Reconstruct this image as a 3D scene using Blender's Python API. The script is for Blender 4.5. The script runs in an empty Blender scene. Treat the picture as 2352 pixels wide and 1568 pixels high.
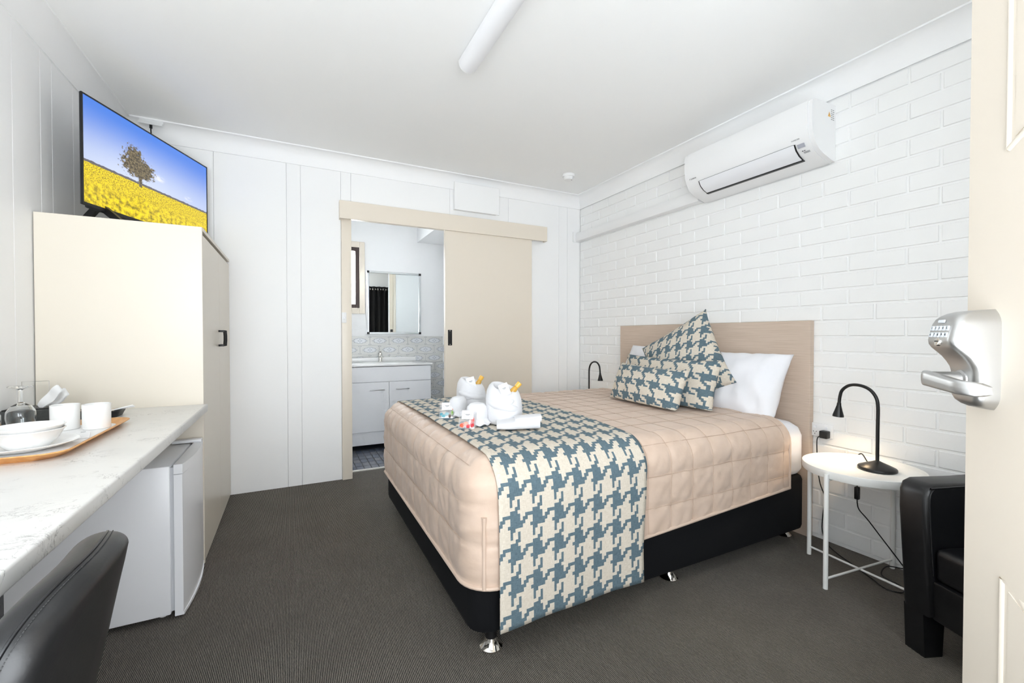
import bpy, bmesh, math, random
from mathutils import Vector, Matrix, noise
random.seed(7)
R = math.radians
SC = bpy.context.scene
COL = SC.collection

# ------------------------------------------------------------------ camera
cam_d = bpy.data.cameras.new('camera')
cam = bpy.data.objects.new('camera', cam_d)
COL.objects.link(cam)
cam_d.sensor_width = 36
cam_d.lens = 998.995 / 2352 * 36
cam_d.clip_start = 0.02
cam.location = (0, 0, 1.12)
cam.rotation_euler = (R(90 - 0.792), 0, R(-26.879))
SC.camera = cam

# ------------------------------------------------------------------ world, daylight, exposure
w = bpy.data.worlds.new('world')
SC.world = w
w.use_nodes = True
bg = w.node_tree.nodes['Background']
bg.inputs[0].default_value = (0.92, 0.96, 1.0, 1)
bg.inputs[1].default_value = 1.6
SC.view_settings.view_transform = 'Standard'
SC.view_settings.look = 'None'
SC.view_settings.gamma = 1
SC.view_settings.exposure = 0.93
SC.cycles.max_bounces = 10
SC.cycles.use_adaptive_sampling = True
SC.cycles.adaptive_threshold = 0.1
SC.cycles.adaptive_min_samples = 16
SC.cycles.diffuse_bounces = 6
SC.cycles.glossy_bounces = 4
SC.cycles.transmission_bounces = 8
SC.cycles.transparent_max_bounces = 12
SC.cycles.sample_clamp_indirect = 8

def area_light(name, loc, target, sx, sy, power, color=(1, 1, 1)):
    d = bpy.data.lights.new(name, 'AREA')
    d.shape = 'RECTANGLE'
    d.size, d.size_y, d.energy, d.color = sx, sy, power, color
    o = bpy.data.objects.new(name, d)
    COL.objects.link(o)
    o.location = loc
    o.rotation_euler = (Vector(target) - Vector(loc)).to_track_quat('-Z', 'Y').to_euler()
    return o
# daylight entering by the open entrance doorway, the bedroom window and the bathroom window, plus an added fill lamp on the left
area_light('doorway_daylight', (0.10, -0.50, 1.10), (0.16, 2.0, 3.4), 0.80, 1.95, 21, (0.90, 0.95, 1.0))
area_light('window_daylight', (1.15, -0.48, 1.50), (1.70, 2.0, 2.9), 0.78, 1.15, 14, (0.90, 0.95, 1.0))
area_light('added_left_fill', (-0.68, -0.50, 1.47), (0.4, 2.0, 2.4), 0.52, 1.15, 12, (0.90, 0.95, 1.0))  # added fill lamp outside the invented left window, brightens the bed foot
area_light('bathroom_window_daylight', (0.47, 4.98, 1.72), (0.7, 3.9, 1.3), 0.36, 0.66, 24, (0.72, 0.83, 1.0))

# ------------------------------------------------------------------ materials
def lin(c):
    return tuple(((v / 255) / 12.92 if v / 255 <= 0.04045 else ((v / 255 + 0.055) / 1.055) ** 2.4) for v in c) + (1,)

MATS = {}
def mat(name, rgb, rough=0.5, metal=0.0, bump=None, var=None, spec=None, coat=0, emit=None, trans=0, sheen=0, ior=None, alpha=None):
    if name in MATS:
        return MATS[name]
    m = bpy.data.materials.new(name)
    m.use_nodes = True
    nt = m.node_tree
    b = nt.nodes['Principled BSDF']
    b.inputs['Base Color'].default_value = lin(rgb)
    b.inputs['Roughness'].default_value = rough
    b.inputs['Metallic'].default_value = metal
    if spec is not None: b.inputs['Specular IOR Level'].default_value = spec
    if coat: b.inputs['Coat Weight'].default_value = coat
    if trans: b.inputs['Transmission Weight'].default_value = trans
    if sheen: b.inputs['Sheen Weight'].default_value = sheen
    if ior: b.inputs['IOR'].default_value = ior
    if alpha is not None: b.inputs['Alpha'].default_value = alpha
    if emit:
        b.inputs['Emission Color'].default_value = lin(emit[0])
        b.inputs['Emission Strength'].default_value = emit[1]
    if bump or var:
        tc = nt.nodes.new('ShaderNodeTexCoord')
        if bump:
            n = nt.nodes.new('ShaderNodeTexNoise')
            n.inputs['Scale'].default_value = bump[0]
            n.inputs['Detail'].default_value = 4
            nt.links.new(tc.outputs['Object'], n.inputs['Vector'])
            bp = nt.nodes.new('ShaderNodeBump')
            bp.inputs['Strength'].default_value = bump[1]
            bp.inputs['Distance'].default_value = bump[2] if len(bump) > 2 else 0.002
            nt.links.new(n.outputs['Fac'], bp.inputs['Height'])
            nt.links.new(bp.outputs['Normal'], b.inputs['Normal'])
        if var:
            n = nt.nodes.new('ShaderNodeTexNoise')
            n.inputs['Scale'].default_value = var[0]
            n.inputs['Detail'].default_value = 5
            nt.links.new(tc.outputs['Object'], n.inputs['Vector'])
            mx = nt.nodes.new('ShaderNodeMix')
            mx.data_type = 'RGBA'
            mx.inputs[6].default_value = lin(rgb)
            mx.inputs[7].default_value = lin(var[1])
            nt.links.new(n.outputs['Fac'], mx.inputs[0])
            nt.links.new(mx.outputs[2], b.inputs['Base Color'])
    MATS[name] = m
    return m

class NT:
    """small helper for building node graphs with maths"""
    def __init__(s, name):
        s.m = bpy.data.materials.new(name)
        s.m.use_nodes = True
        s.t = s.m.node_tree
        s.b = s.t.nodes['Principled BSDF']
        MATS[name] = s.m
    def n(s, t): return s.t.nodes.new(t)
    def l(s, a, b): s.t.links.new(a, b)
    def _in(s, sock, v):
        if isinstance(v, (int, float)): sock.default_value = v
        else: s.l(v, sock)
    def mth(s, op, a, b=0.0, c=None):
        k = s.n('ShaderNodeMath'); k.operation = op
        s._in(k.inputs[0], a); s._in(k.inputs[1], b)
        if c is not None: s._in(k.inputs[2], c)
        return k.outputs[0]
    def mix(s, f, a, b):
        k = s.n('ShaderNodeMix'); k.data_type = 'RGBA'
        s._in(k.inputs[0], f)
        for i, v in ((6, a), (7, b)):
            if isinstance(v, tuple): k.inputs[i].default_value = lin(v)
            else: s.l(v, k.inputs[i])
        return k.outputs[2]
    def noise(s, vec, scale, detail=3, rough=.5, dist=0):
        k = s.n('ShaderNodeTexNoise')
        k.inputs['Scale'].default_value = scale
        k.inputs['Detail'].default_value = detail
        k.inputs['Roughness'].default_value = rough
        k.inputs['Distortion'].default_value = dist
        s.l(vec, k.inputs['Vector'])
        return k.outputs['Fac']
    def smooth(s, v, lo, hi, a=0.0, b=1.0):
        k = s.n('ShaderNodeMapRange'); k.interpolation_type = 'SMOOTHSTEP'
        s._in(k.inputs[0], v)
        for i, q in ((1, lo), (2, hi), (3, a), (4, b)): s._in(k.inputs[i], q)
        return k.outputs[0]
    def mapping(s, vec, scale=(1, 1, 1), rot=(0, 0, 0)):
        k = s.n('ShaderNodeMapping')
        k.inputs['Scale'].default_value = scale
        k.inputs['Rotation'].default_value = rot
        s.l(vec, k.inputs['Vector'])
        return k.outputs[0]
    def bump(s, h, strength, dist):
        k = s.n('ShaderNodeBump')
        k.inputs['Strength'].default_value = strength
        k.inputs['Distance'].default_value = dist
        s.l(h, k.inputs['Height'])
        s.l(k.outputs[0], s.b.inputs['Normal'])
    def tc(s, which): return s.n('ShaderNodeTexCoord').outputs[which]
    def sep(s, v):
        k = s.n('ShaderNodeSeparateXYZ'); s.l(v, k.inputs[0]); return k.outputs
    def color(s, c): s.l(c, s.b.inputs['Base Color'])
    def rough(s, r): s.b.inputs['Roughness'].default_value = r

WALL = mat('white_wall_paint', (246, 246, 246), 0.45)
CEIL = mat('white_ceiling_paint', (248, 248, 247), 0.7)
BRICK = mat('white_painted_brick', (244, 244, 243), 0.42, bump=(45, 0.25, 0.002))
CORN = mat('white_cornice_paint', (247, 247, 247), 0.5)
CREAM = mat('cream_panel_paint', (227, 219, 205), 0.32)
DOORC = mat('beige_door_paint', (233, 223, 208), 0.35)
WHITEP = mat('white_plastic', (240, 240, 240), 0.35)
WHITEG = mat('gloss_white', (240, 241, 244), 0.28)
WHITEM = mat('white_powder_coat', (240, 240, 237), 0.4)
BLACKM = mat('black_metal', (14, 14, 15), 0.38)
BLACKP = mat('black_plastic', (16, 16, 18), 0.42)
DARKP = mat('dark_grey_plastic', (42, 45, 50), 0.4)
CHROME = mat('chrome', (225, 222, 216), 0.08, 1.0)
SATIN = mat('satin_nickel', (200, 200, 199), 0.38, 1.0, bump=(300, 0.04, 0.0005))
STEEL = mat('brushed_steel', (170, 170, 172), 0.3, 1.0)
LEATHER = mat('black_leatherette', (17, 17, 19), 0.36, bump=(220, 0.14, 0.0008))
CHAIRL = mat('dark_grey_leatherette', (22, 22, 23), 0.36, bump=(200, 0.15, 0.0008))
BASEF = mat('black_upholstery', (11, 12, 15), 0.9, bump=(500, 0.25, 0.0008), spec=0.25)
LINEN = mat('white_linen', (236, 236, 240), 0.8, bump=(350, 0.08, 0.0006))
TOWEL = mat('white_terry', (222, 222, 225), 0.95, bump=(420, 0.6, 0.002), sheen=0.3)
CERAM = mat('white_ceramic', (240, 240, 239), 0.15)
BROWN = mat('dark_brown_aluminium', (74, 58, 54), 0.45)
SILVER = mat('silver_aluminium', (205, 208, 210), 0.3, 1.0)
MIRROR = mat('mirror_glass', (236, 240, 240), 0.01, 1.0)
GLASS = mat('clear_glass', (250, 252, 252), 0.02, trans=1.0, ior=1.45)
THRESH = mat('threshold_strip', (206, 204, 198), 0.4)
CURT = mat('black_curtain_cloth', (12, 12, 14), 0.85)
PAPER = mat('white_paper', (240, 240, 240), 0.7)
GROUT = mat('dark_grout', (70, 72, 78), 0.8)
GROUTW = mat('white_grout', (214, 214, 212), 0.8)
STONE = mat('black_stone_look', (42, 43, 43), 0.5, var=(90, (78, 80, 78)))
INK = mat('grey_ink', (120, 122, 126), 0.5)
INKD = mat('dark_ink', (50, 52, 58), 0.5)
AMBER = mat('amber_liquid_plastic', (236, 186, 84), 0.2, trans=0.35)
GOLDC = mat('amber_cap_plastic', (228, 178, 78), 0.3)
SACH = mat('silver_sachet', (222, 223, 224), 0.35)

def make_pane(name, clear, tint):
    k = NT(name)
    tr = k.n('ShaderNodeBsdfTransparent'); tr.inputs[0].default_value = lin(tint)
    ot = k.n('ShaderNodeBsdfTranslucent' if clear < .9 else 'ShaderNodeBsdfGlossy'); ot.inputs[0].default_value = lin(tint)
    if clear >= .9: ot.inputs['Roughness'].default_value = 0.02 if name != 'clear_plastic_film' else .25
    mx = k.n('ShaderNodeMixShader'); mx.inputs[0].default_value = 1 - clear if name != 'clear_plastic_film' else .22
    k.l(tr.outputs[0], mx.inputs[1]); k.l(ot.outputs[0], mx.inputs[2])
    k.l(mx.outputs[0], k.t.nodes['Material Output'].inputs['Surface'])
    return k.m
PANE = make_pane('clear_window_pane', .93, (250, 252, 252))
FILM = make_pane('clear_plastic_film', .901, (252, 252, 253))
FROST = make_pane('frosted_window_pane', .5, (250, 246, 238))

def make_carpet():
    k = NT('ribbed_carpet')
    o = k.tc('Object'); s = k.sep(o)
    wob = k.noise(k.mapping(o, (60, 22, 1)), 3.0, 2)
    ph = k.mth('ADD', k.mth('MULTIPLY', s[0], 2 * math.pi / 0.0054), k.mth('MULTIPLY', wob, 2.6))
    rib = k.mth('MULTIPLY_ADD', k.mth('SINE', ph), 0.5, 0.5)
    fleck = k.noise(k.mapping(o, (1, 1, 1)), 420, 2, .7)
    blotch = k.noise(o, 5, 3)
    f = k.smooth(k.mth('ADD', k.mth('MULTIPLY', rib, 0.75), k.mth('MULTIPLY', fleck, 0.6)), 0.38, 1.15)
    c = k.mix(f, (26, 24, 23), (150, 143, 133))
    c = k.mix(k.smooth(blotch, .3, .8, 0, .25), c, (70, 64, 58))
    k.color(c); k.rough(0.95)
    k.bump(k.mth('ADD', rib, fleck), 0.5, 0.003)
    return k.m
CARPET = make_carpet()

def make_marble():
    k = NT('white_marble_laminate')
    o = k.tc('Object')
    n1 = k.noise(k.mapping(o, (1, 1, 1), (0, 0, .5)), 7.5, 6, .62, 1.6)
    vein = k.mth('SUBTRACT', 1.0, k.smooth(k.mth('ABSOLUTE', k.mth('SUBTRACT', n1, .5)), 0.0, 0.012))
    mask = k.smooth(k.noise(o, 9, 4, .6), .48, .63)
    n2 = k.noise(k.mapping(o, (1, 2.2, 1), (0, 0, .6)), 16, 6, .65, 1.2)
    vein2 = k.mth('SUBTRACT', 1.0, k.smooth(k.mth('ABSOLUTE', k.mth('SUBTRACT', n2, .5)), 0.0, 0.016))
    mask2 = k.smooth(k.noise(o, 6.2, 4, .6), .51, .66)
    cloud = k.smooth(k.noise(o, 4, 5), .42, .75, 0, .5)
    c = k.mix(cloud, (224, 223, 220), (211, 211, 209))
    c = k.mix(k.mth('MULTIPLY', k.mth('MULTIPLY', vein, mask), .75), c, (122, 120, 118))
    c = k.mix(k.mth('MULTIPLY', k.mth('MULTIPLY', vein2, mask2), .72), c, (116, 115, 114))
    k.color(c); k.rough(0.28)
    return k.m
MARBLE = make_marble()

def make_headboard_mat():
    k = NT('beige_horizontal_grain_laminate')
    o = k.tc('Object')
    n = k.noise(k.mapping(o, (1, 4, 260)), 1.0, 3, .6)
    c = k.mix(k.smooth(n, .3, .72), (198, 178, 160), (213, 195, 179))
    k.color(c); k.rough(0.5)
    return k.m
HEADB = make_headboard_mat()

PATTERN = ["...X..X..", "...X..X..", ".....XX..", "...XXX...", "XXXXXXX..", "X..XXXX.X", "...XXXXXX", "..XXXXXX.", "...XX...."]
def make_houndstooth():
    k = NT('houndstooth_weave')
    uv = k.tc('UV'); s = k.sep(uv)
    P, PV = 0.089, 0.110
    cu = k.mth('FLOOR', k.mth('MULTIPLY', k.mth('FRACT', k.mth('DIVIDE', s[0], P)), 9.0))
    cv = k.mth('FLOOR', k.mth('MULTIPLY', k.mth('SUBTRACT', 1.0, k.mth('FRACT', k.mth('DIVIDE', s[1], PV))), 9.0))
    idx = k.mth('ADD', k.mth('MULTIPLY', cv, 9.0), k.mth('ADD', cu, 0.5))
    flat = ''.join(PATTERN)
    outs = []
    for lo, hi in ((0, 45), (45, 81)):
        r = k.n('ShaderNodeValToRGB'); cr = r.color_ramp
        cr.interpolation = 'CONSTANT'
        st = [(0.0, 0)]
        for i in range(lo, hi):
            v = 1 if flat[i] == 'X' else 0
            if v != st[-1][1]: st.append((i / 81.0, v))
        if st[-1][1]: st.append((hi / 81.0, 0))
        cr.elements[1].position = 1.0
        cr.elements[1].color = (0, 0, 0, 1)
        cr.elements[0].color = (0, 0, 0, 1)
        for p, v in st[1:]:
            e = cr.elements.new(p); e.color = (v, v, v, 1)
        k.l(k.mth('DIVIDE', idx, 81.0), r.inputs[0])
        outs.append(r.outputs[0])
    m = k.mth('ADD', outs[0], outs[1])
    wx = k.mth('SINE', k.mth('MULTIPLY', s[0], 2 * math.pi / 0.0016))
    wy = k.mth('SINE', k.mth('MULTIPLY', s[1], 2 * math.pi / 0.0016))
    wv = k.mth('MULTIPLY', wx, wy)
    sl = k.noise(k.mapping(uv, (900, 60, 1)), 1.0, 2)
    sl2 = k.noise(k.mapping(uv, (60, 900, 1)), 1.0, 2)
    t = k.smooth(k.mth('ADD', sl, sl2), .7, 1.3)
    cream = k.mix(t, (197, 187, 170), (221, 212, 198))
    blue = k.mix(t, (74, 94, 104), (104, 124, 133))
    k.color(k.mix(m, cream, blue)); k.rough(0.9)
    k.bump(wv, 0.25, 0.0006)
    return k.m
HOUND = make_houndstooth()

def make_quilt():
    k = NT('pinkish_beige_quilt_cloth')
    o = k.tc('Object')
    n = k.noise(o, 14, 4)
    k.color(k.mix(k.smooth(n, .3, .7), (203, 179, 160), (210, 187, 169)))
    k.rough(0.55)
    k.b.inputs['Sheen Weight'].default_value = 0.15
    k.bump(k.noise(k.mapping(o, (1, 1, 1)), 60, 4, .6), 0.15, 0.004)
    return k.m
QUILT = make_quilt()
QSEAM = mat('beige_quilt_thread', (188, 164, 145), 0.8)

def make_screen():
    k = NT('television_picture')
    uv = k.tc('UV'); s = k.sep(uv)
    u, v = s[0], s[1]
    # sky
    sky = k.mix(k.smooth(v, .36, 1.0), (200, 210, 232), (70, 124, 218))
    sky = k.mix(k.smooth(k.mth('ABSOLUTE', k.mth('SUBTRACT', u, .35)), .0, .7, 0, .22), sky, (64, 110, 206))
    cn = k.noise(k.mapping(uv, (14, 26, 1)), 1.0, 4, .6)
    def blob(cx, cy, rx, ry, x=u, y=v):
        a = k.mth('DIVIDE', k.mth('SUBTRACT', x, cx), rx)
        b = k.mth('DIVIDE', k.mth('SUBTRACT', y, cy), ry)
        return k.mth('SQRT', k.mth('ADD', k.mth('MULTIPLY', a, a), k.mth('MULTIPLY', b, b)))
    cl = k.mth('MULTIPLY', k.mth('SUBTRACT', 1.0, k.smooth(blob(.52, .55, .07, .05), .2, 1.1)), k.smooth(cn, .35, .6))
    cl2 = k.mth('MULTIPLY', k.mth('SUBTRACT', 1.0, k.smooth(blob(.80, .47, .05, .03), .2, 1.1)), k.smooth(cn, .35, .6))
    sky = k.mix(k.mth('MULTIPLY', k.mth('MAXIMUM', cl, cl2), .8), sky, (240, 240, 246))
    # hills and field
    hz = k.mth('ADD', .375, k.mth('MULTIPLY', k.noise(k.mapping(uv, (30, 0, 1)), 1.0, 3), .03))
    c = k.mix(k.mth('LESS_THAN', v, k.mth('ADD', hz, .018)), sky, (96, 92, 98))
    fsc = k.mth('MULTIPLY', k.mth('SUBTRACT', .42, v), 1.0)
    big = k.noise(k.mapping(uv, (34, 22, 1)), 1.0, 4, .6)
    small = k.noise(k.mapping(uv, (110, 80, 1)), 1.0, 3, .6)
    near = k.smooth(fsc, .05, .38)
    tex = k.mth('ADD', k.mth('MULTIPLY', big, near), k.mth('MULTIPLY', small, k.mth('SUBTRACT', 1.0, near)))
    fld = k.mix(k.smooth(tex, .36, .62), (150, 130, 6), (250, 222, 8))
    fld = k.mix(k.mth('MULTIPLY', k.smooth(tex, .42, .32), k.smooth(fsc, .1, .4)), fld, (88, 98, 12))
    c = k.mix(k.mth('LESS_THAN', v, k.mth('MINIMUM', hz, .385)), c, fld)
    # tree
    tn = k.noise(k.mapping(uv, (34, 24, 1)), 1.0, 6, .75)
    d1 = k.mth('ADD', blob(.36, .56, .125, .125), k.mth('MULTIPLY', k.mth('SUBTRACT', tn, .5), 2.6))
    d2 = k.mth('ADD', blob(.33, .66, .08, .12), k.mth('MULTIPLY', k.mth('SUBTRACT', tn, .5), 2.6))
    crown = k.mth('MAXIMUM', k.mth('LESS_THAN', d1, .95), k.mth('LESS_THAN', d2, .8))
    trunk = k.mth('MULTIPLY', k.mth('LESS_THAN', k.mth('ABSOLUTE', k.mth('SUBTRACT', u, .375)), .012),
                  k.mth('MULTIPLY', k.mth('GREATER_THAN', v, .36), k.mth('LESS_THAN', v, .55)))
    tcol = k.mix(k.smooth(k.noise(k.mapping(uv, (70, 50, 1)), 1.0, 4), .35, .65), (52, 44, 30), (128, 114, 84))
    c = k.mix(k.mth('MAXIMUM', crown, trunk), c, tcol)
    k.b.inputs['Base Color'].default_value = (0.01, 0.01, 0.01, 1)
    k.b.inputs['Roughness'].default_value = 0.15
    k.l(c, k.b.inputs['Emission Color'])
    k.b.inputs['Emission Strength'].default_value = 0.62
    return k.m
SCREEN = make_screen()

def make_tile_pattern():
    k = NT('printed_wall_tile')
    o = k.tc('Object'); s = k.sep(o)
    x = k.mth('ABSOLUTE', k.mth('DIVIDE', s[0], .1)); z = k.mth('ABSOLUTE', k.mth('DIVIDE', s[2], .049))
    ang_ = k.mth('ARCTAN2', z, x)
    wob = k.mth('MULTIPLY', k.mth('ABSOLUTE', k.mth('SINE', k.mth('MULTIPLY', ang_, 5.0))), .22)
    lens = k.mth('ADD', k.mth('ADD', k.mth('POWER', k.mth('DIVIDE', x, .72), 1.5), k.mth('POWER', k.mth('DIVIDE', z, .62), 1.8)), wob)
    def ring(v, c, wd): return k.mth('SUBTRACT', 1.0, k.smooth(k.mth('ABSOLUTE', k.mth('SUBTRACT', v, c)), wd * .4, wd))
    r1 = ring(lens, 1.0, .13)
    r0 = k.mth('MULTIPLY', ring(lens, 1.22, .08), .35)
    fl = k.mth('ADD', k.mth('POWER', k.mth('DIVIDE', x, .22), .8), k.mth('POWER', k.mth('DIVIDE', z, .32), .8))
    r2 = k.mth('MULTIPLY', ring(fl, 1.0, .3), .8)
    dx = k.mth('DIVIDE', k.mth('SUBTRACT', x, .9), .05); dz = k.mth('DIVIDE', k.mth('SUBTRACT', z, .78), .09)
    dot = k.mth('LESS_THAN', k.mth('ADD', k.mth('MULTIPLY', dx, dx), k.mth('MULTIPLY', dz, dz)), 1.0)
    ink = k.mth('MINIMUM', 1.0, k.mth('MAXIMUM', k.mth('MAXIMUM', r1, r0), k.mth('MAXIMUM', r2, dot)))
    inside = k.smooth(lens, 1.0, .9)
    base = k.mix(inside, (220, 220, 217), (228, 230, 233))
    k.color(k.mix(k.mth('MULTIPLY', ink, .6), base, (122, 132, 146)))
    k.rough(0.2)
    return k.m
WTILE = make_tile_pattern()
FTILES = [mat('blue_grey_floor_tile_%d' % i, c, 0.25, var=(60, tuple(v - 16 for v in c))) for i, c in enumerate(((104, 110, 124), (92, 98, 114), (114, 118, 128)))]

# ------------------------------------------------------------------ mesh helpers
class MB:
    def __init__(s): s.v, s.f, s.uv = [], [], None
    def add(s, V, F, M=None):
        b = len(s.v)
        s.v += [tuple(M @ Vector(p)) for p in V] if M else [tuple(p) for p in V]
        s.f += [tuple(i + b for i in f) for f in F]
        return s
    def box(s, x0, x1, y0, y1, z0, z1, r=0.0, seg=2, M=None):
        bm = bmesh.new()
        bmesh.ops.create_cube(bm, size=1)
        for v in bm.verts:
            v.co = ((x0 + x1) / 2 + v.co.x * (x1 - x0), (y0 + y1) / 2 + v.co.y * (y1 - y0), (z0 + z1) / 2 + v.co.z * (z1 - z0))
        if r > 0:
            bmesh.ops.bevel(bm, geom=list(bm.edges), offset=r, segments=seg, profile=0.5, affect='EDGES')
        bm.verts.index_update()
        s.add([v.co[:] for v in bm.verts], [[v.index for v in f.verts] for f in bm.faces], M)
        bm.free()
        return s
    def lathe(s, prof, seg=24, M=None, sx=1.0, sy=1.0, cap=True):
        V, F = [], []
        n = len(prof)
        for r, z in prof:
            for i in range(seg):
                a = 2 * math.pi * i / seg
                V.append((r * math.cos(a) * sx, r * math.sin(a) * sy, z))
        for j in range(n - 1):
            for i in range(seg):
                k = (i + 1) % seg
                F.append((j * seg + i, j * seg + k, (j + 1) * seg + k, (j + 1) * seg + i))
        if cap:
            if prof[0][0] > 1e-6: F.append(tuple(reversed(range(seg))))
            if prof[-1][0] > 1e-6: F.append(tuple((n - 1) * seg + i for i in range(seg)))
        return s.add(V, F, M)
    def tube(s, pts, rad, seg=8, M=None, smooth=0):
        P = [Vector(p) for p in pts]
        if smooth:
            Q = []
            for i in range(len(P) - 1):
                p0, p1, p2, p3 = P[max(i - 1, 0)], P[i], P[i + 1], P[min(i + 2, len(P) - 1)]
                for k in range(smooth):
                    t = k / smooth
                    Q.append(0.5 * ((2 * p1) + (p2 - p0) * t + (2 * p0 - 5 * p1 + 4 * p2 - p3) * t * t + (3 * p1 - p0 - 3 * p2 + p3) * t ** 3))
            P = Q + [P[-1]]
        n = len(P)
        V, F = [], []
        T = [(P[min(i + 1, n - 1)] - P[max(i - 1, 0)]).normalized() for i in range(n)]
        up = Vector((0, 0, 1)) if abs(T[0].z) < .9 else Vector((1, 0, 0))
        N = (up - T[0] * up.dot(T[0])).normalized()
        for i in range(n):
            N = (N - T[i] * N.dot(T[i])).normalized()
            B = T[i].cross(N)
            r = rad[i] if isinstance(rad, (list, tuple)) and not smooth else (rad if not isinstance(rad, (list, tuple)) else rad[0])
            for k in range(seg):
                a = 2 * math.pi * k / seg
                V.append(P[i] + N * (r * math.cos(a)) + B * (r * math.sin(a)))
        for i in range(n - 1):
            for k in range(seg):
                q = (k + 1) % seg
                F.append((i * seg + k, i * seg + q, (i + 1) * seg + q, (i + 1) * seg + k))
        F.append(tuple(reversed(range(seg)))); F.append(tuple((n - 1) * seg + k for k in range(seg)))
        return s.add(V, F, M)
    def prism(s, poly, a0, a1, axis='y', M=None):
        """poly: 2D outline; axis y -> (x,z), axis x -> (y,z), axis z -> (x,y)"""
        f = {'y': lambda p, a: (p[0], a, p[1]), 'x': lambda p, a: (a, p[0], p[1]), 'z': lambda p, a: (p[0], p[1], a)}[axis]
        n = len(poly)
        V = [f(p, a0) for p in poly] + [f(p, a1) for p in poly]
        F = [tuple(reversed(range(n))), tuple(range(n, 2 * n))]
        F += [(i, (i + 1) % n, n + (i + 1) % n, n + i) for i in range(n)]
        return s.add(V, F, M)
    def grid(s, fn, nu, nv):
        V = [fn(i / nu, j / nv) for j in range(nv + 1) for i in range(nu + 1)]
        F = [(j * (nu + 1) + i, j * (nu + 1) + i + 1, (j + 1) * (nu + 1) + i + 1, (j + 1) * (nu + 1) + i) for j in range(nv) for i in range(nu)]
        return s.add(V, F)
    def mesh(s, name, m, smooth=True, ang=38, fix=True):
        me = bpy.data.meshes.new(name)
        me.from_pydata(s.v, [], s.f)
        me.validate()
        if fix:
            bm = bmesh.new(); bm.from_mesh(me)
            bmesh.ops.recalc_face_normals(bm, faces=bm.faces)
            bm.to_mesh(me); bm.free()
        if smooth:
            me.polygons.foreach_set('use_smooth', [True] * len(me.polygons))
            me.set_sharp_from_angle(angle=R(ang))
        me.materials.append(m)
        if s.uv:
            l = me.uv_layers.new(name='UVMap')
            for lp in me.loops: l.data[lp.index].uv = s.uv[lp.vertex_index]
        return me
    def build(s, name, m, parent=None, smooth=True, ang=38, fix=True, label=None):
        o = bpy.data.objects.new(name, s.mesh(name, m, smooth, ang, fix))
        COL.objects.link(o)
        if parent: o.parent = parent
        if label: o['label'] = label
        return o

def tag(o, label, cat, group=None):
    o['label'] = label; o['category'] = cat
    if group: o['group'] = group
    return o
def thing(name, loc, label, cat, rz=0, group=None):
    o = bpy.data.objects.new(name, None); COL.objects.link(o)
    o.empty_display_size = 0.1
    o.location = loc; o.rotation_euler = (0, 0, rz)
    return tag(o, label, cat, group)
def struct(o): o['kind'] = 'structure'; return o
def box(name, b, m, parent=None, r=0.0, seg=2, label=None, M=None):
    return MB().box(*b, r=r, seg=seg, M=M).build(name, m, parent, label=label)
def copy_tree(o, parent=None):
    c = o.copy(); COL.objects.link(c); c.parent = parent
    for ch in o.children: copy_tree(ch, c)
    return c
def text_mesh(body, size, m, name, parent, M, align='CENTER', ext=0.0002, sx=1.0):
    cu = bpy.data.curves.new('t', 'FONT')
    cu.body = body; cu.size = size; cu.extrude = ext; cu.align_x = align; cu.align_y = 'CENTER'
    cu.resolution_u = 2
    t = bpy.data.objects.new('t', cu); COL.objects.link(t)
    dg = bpy.context.evaluated_depsgraph_get()
    me = bpy.data.meshes.new_from_object(t.evaluated_get(dg))
    bpy.data.objects.remove(t)
    me.transform(Matrix.Diagonal((sx, 1, 1, 1)))
    me.transform(M)
    me.name = name
    me.materials.clear(); me.materials.append(m)
    o = bpy.data.objects.new(name, me); COL.objects.link(o); o.parent = parent
    return o
def frame(o, x, y, z=None):
    x = Vector(x).normalized(); y = Vector(y); y = (y - x * y.dot(x)).normalized(); z = x.cross(y)
    M = Matrix((x, y, z)).transposed().to_4x4(); M.translation = Vector(o)
    return M
def nz(p, s=1.0): return noise.noise(Vector(p) * s)

# ------------------------------------------------------------------ room shell
XB, XL, YB, YF, ZC = 2.592, -0.982, 3.605, -0.30, 2.50
# floor, ceiling
fl = struct(box('floor', (XL - .1, XB + .1, YF - .12, 3.752, -.06, 0), CARPET))
ce = struct(box('ceiling', (XL - .1, XB + .1, YF - .12, YB + .02, ZC, ZC + .06), CEIL))

# right wall: mortar bed and painted bricks
wr = struct(box('wall_right', (XB + .0065, XB + .12, YF - .12, YB + .0, 0, ZC), BRICK))
CO, LN, JT = 0.0845, 0.242, 0.0105
brick_cache = {}
def brick_data(L, Hh):
    key = (round(L, 3), round(Hh, 3))
    if key in brick_cache: return brick_cache[key]
    c, d = .0022, .0032
    V = []
    for x, i in ((0.0, c), (d, 0.0), (.012, 0.0)):
        V += [(x, -L / 2 + i, -Hh / 2 + i), (x, L / 2 - i, -Hh / 2 + i), (x, L / 2 - i, Hh / 2 - i), (x, -L / 2 + i, Hh / 2 - i)]
    F = [(0, 1, 2, 3)] + [(a + i, a + (i + 1) % 4, a + 4 + (i + 1) % 4, a + 4 + i) for a in (0, 4) for i in range(4)]
    mb = MB().add(V, F)
    brick_cache[key] = (mb.mesh('brick', BRICK, smooth=False), V, F)
    return brick_cache[key]
rest = MB()
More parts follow.
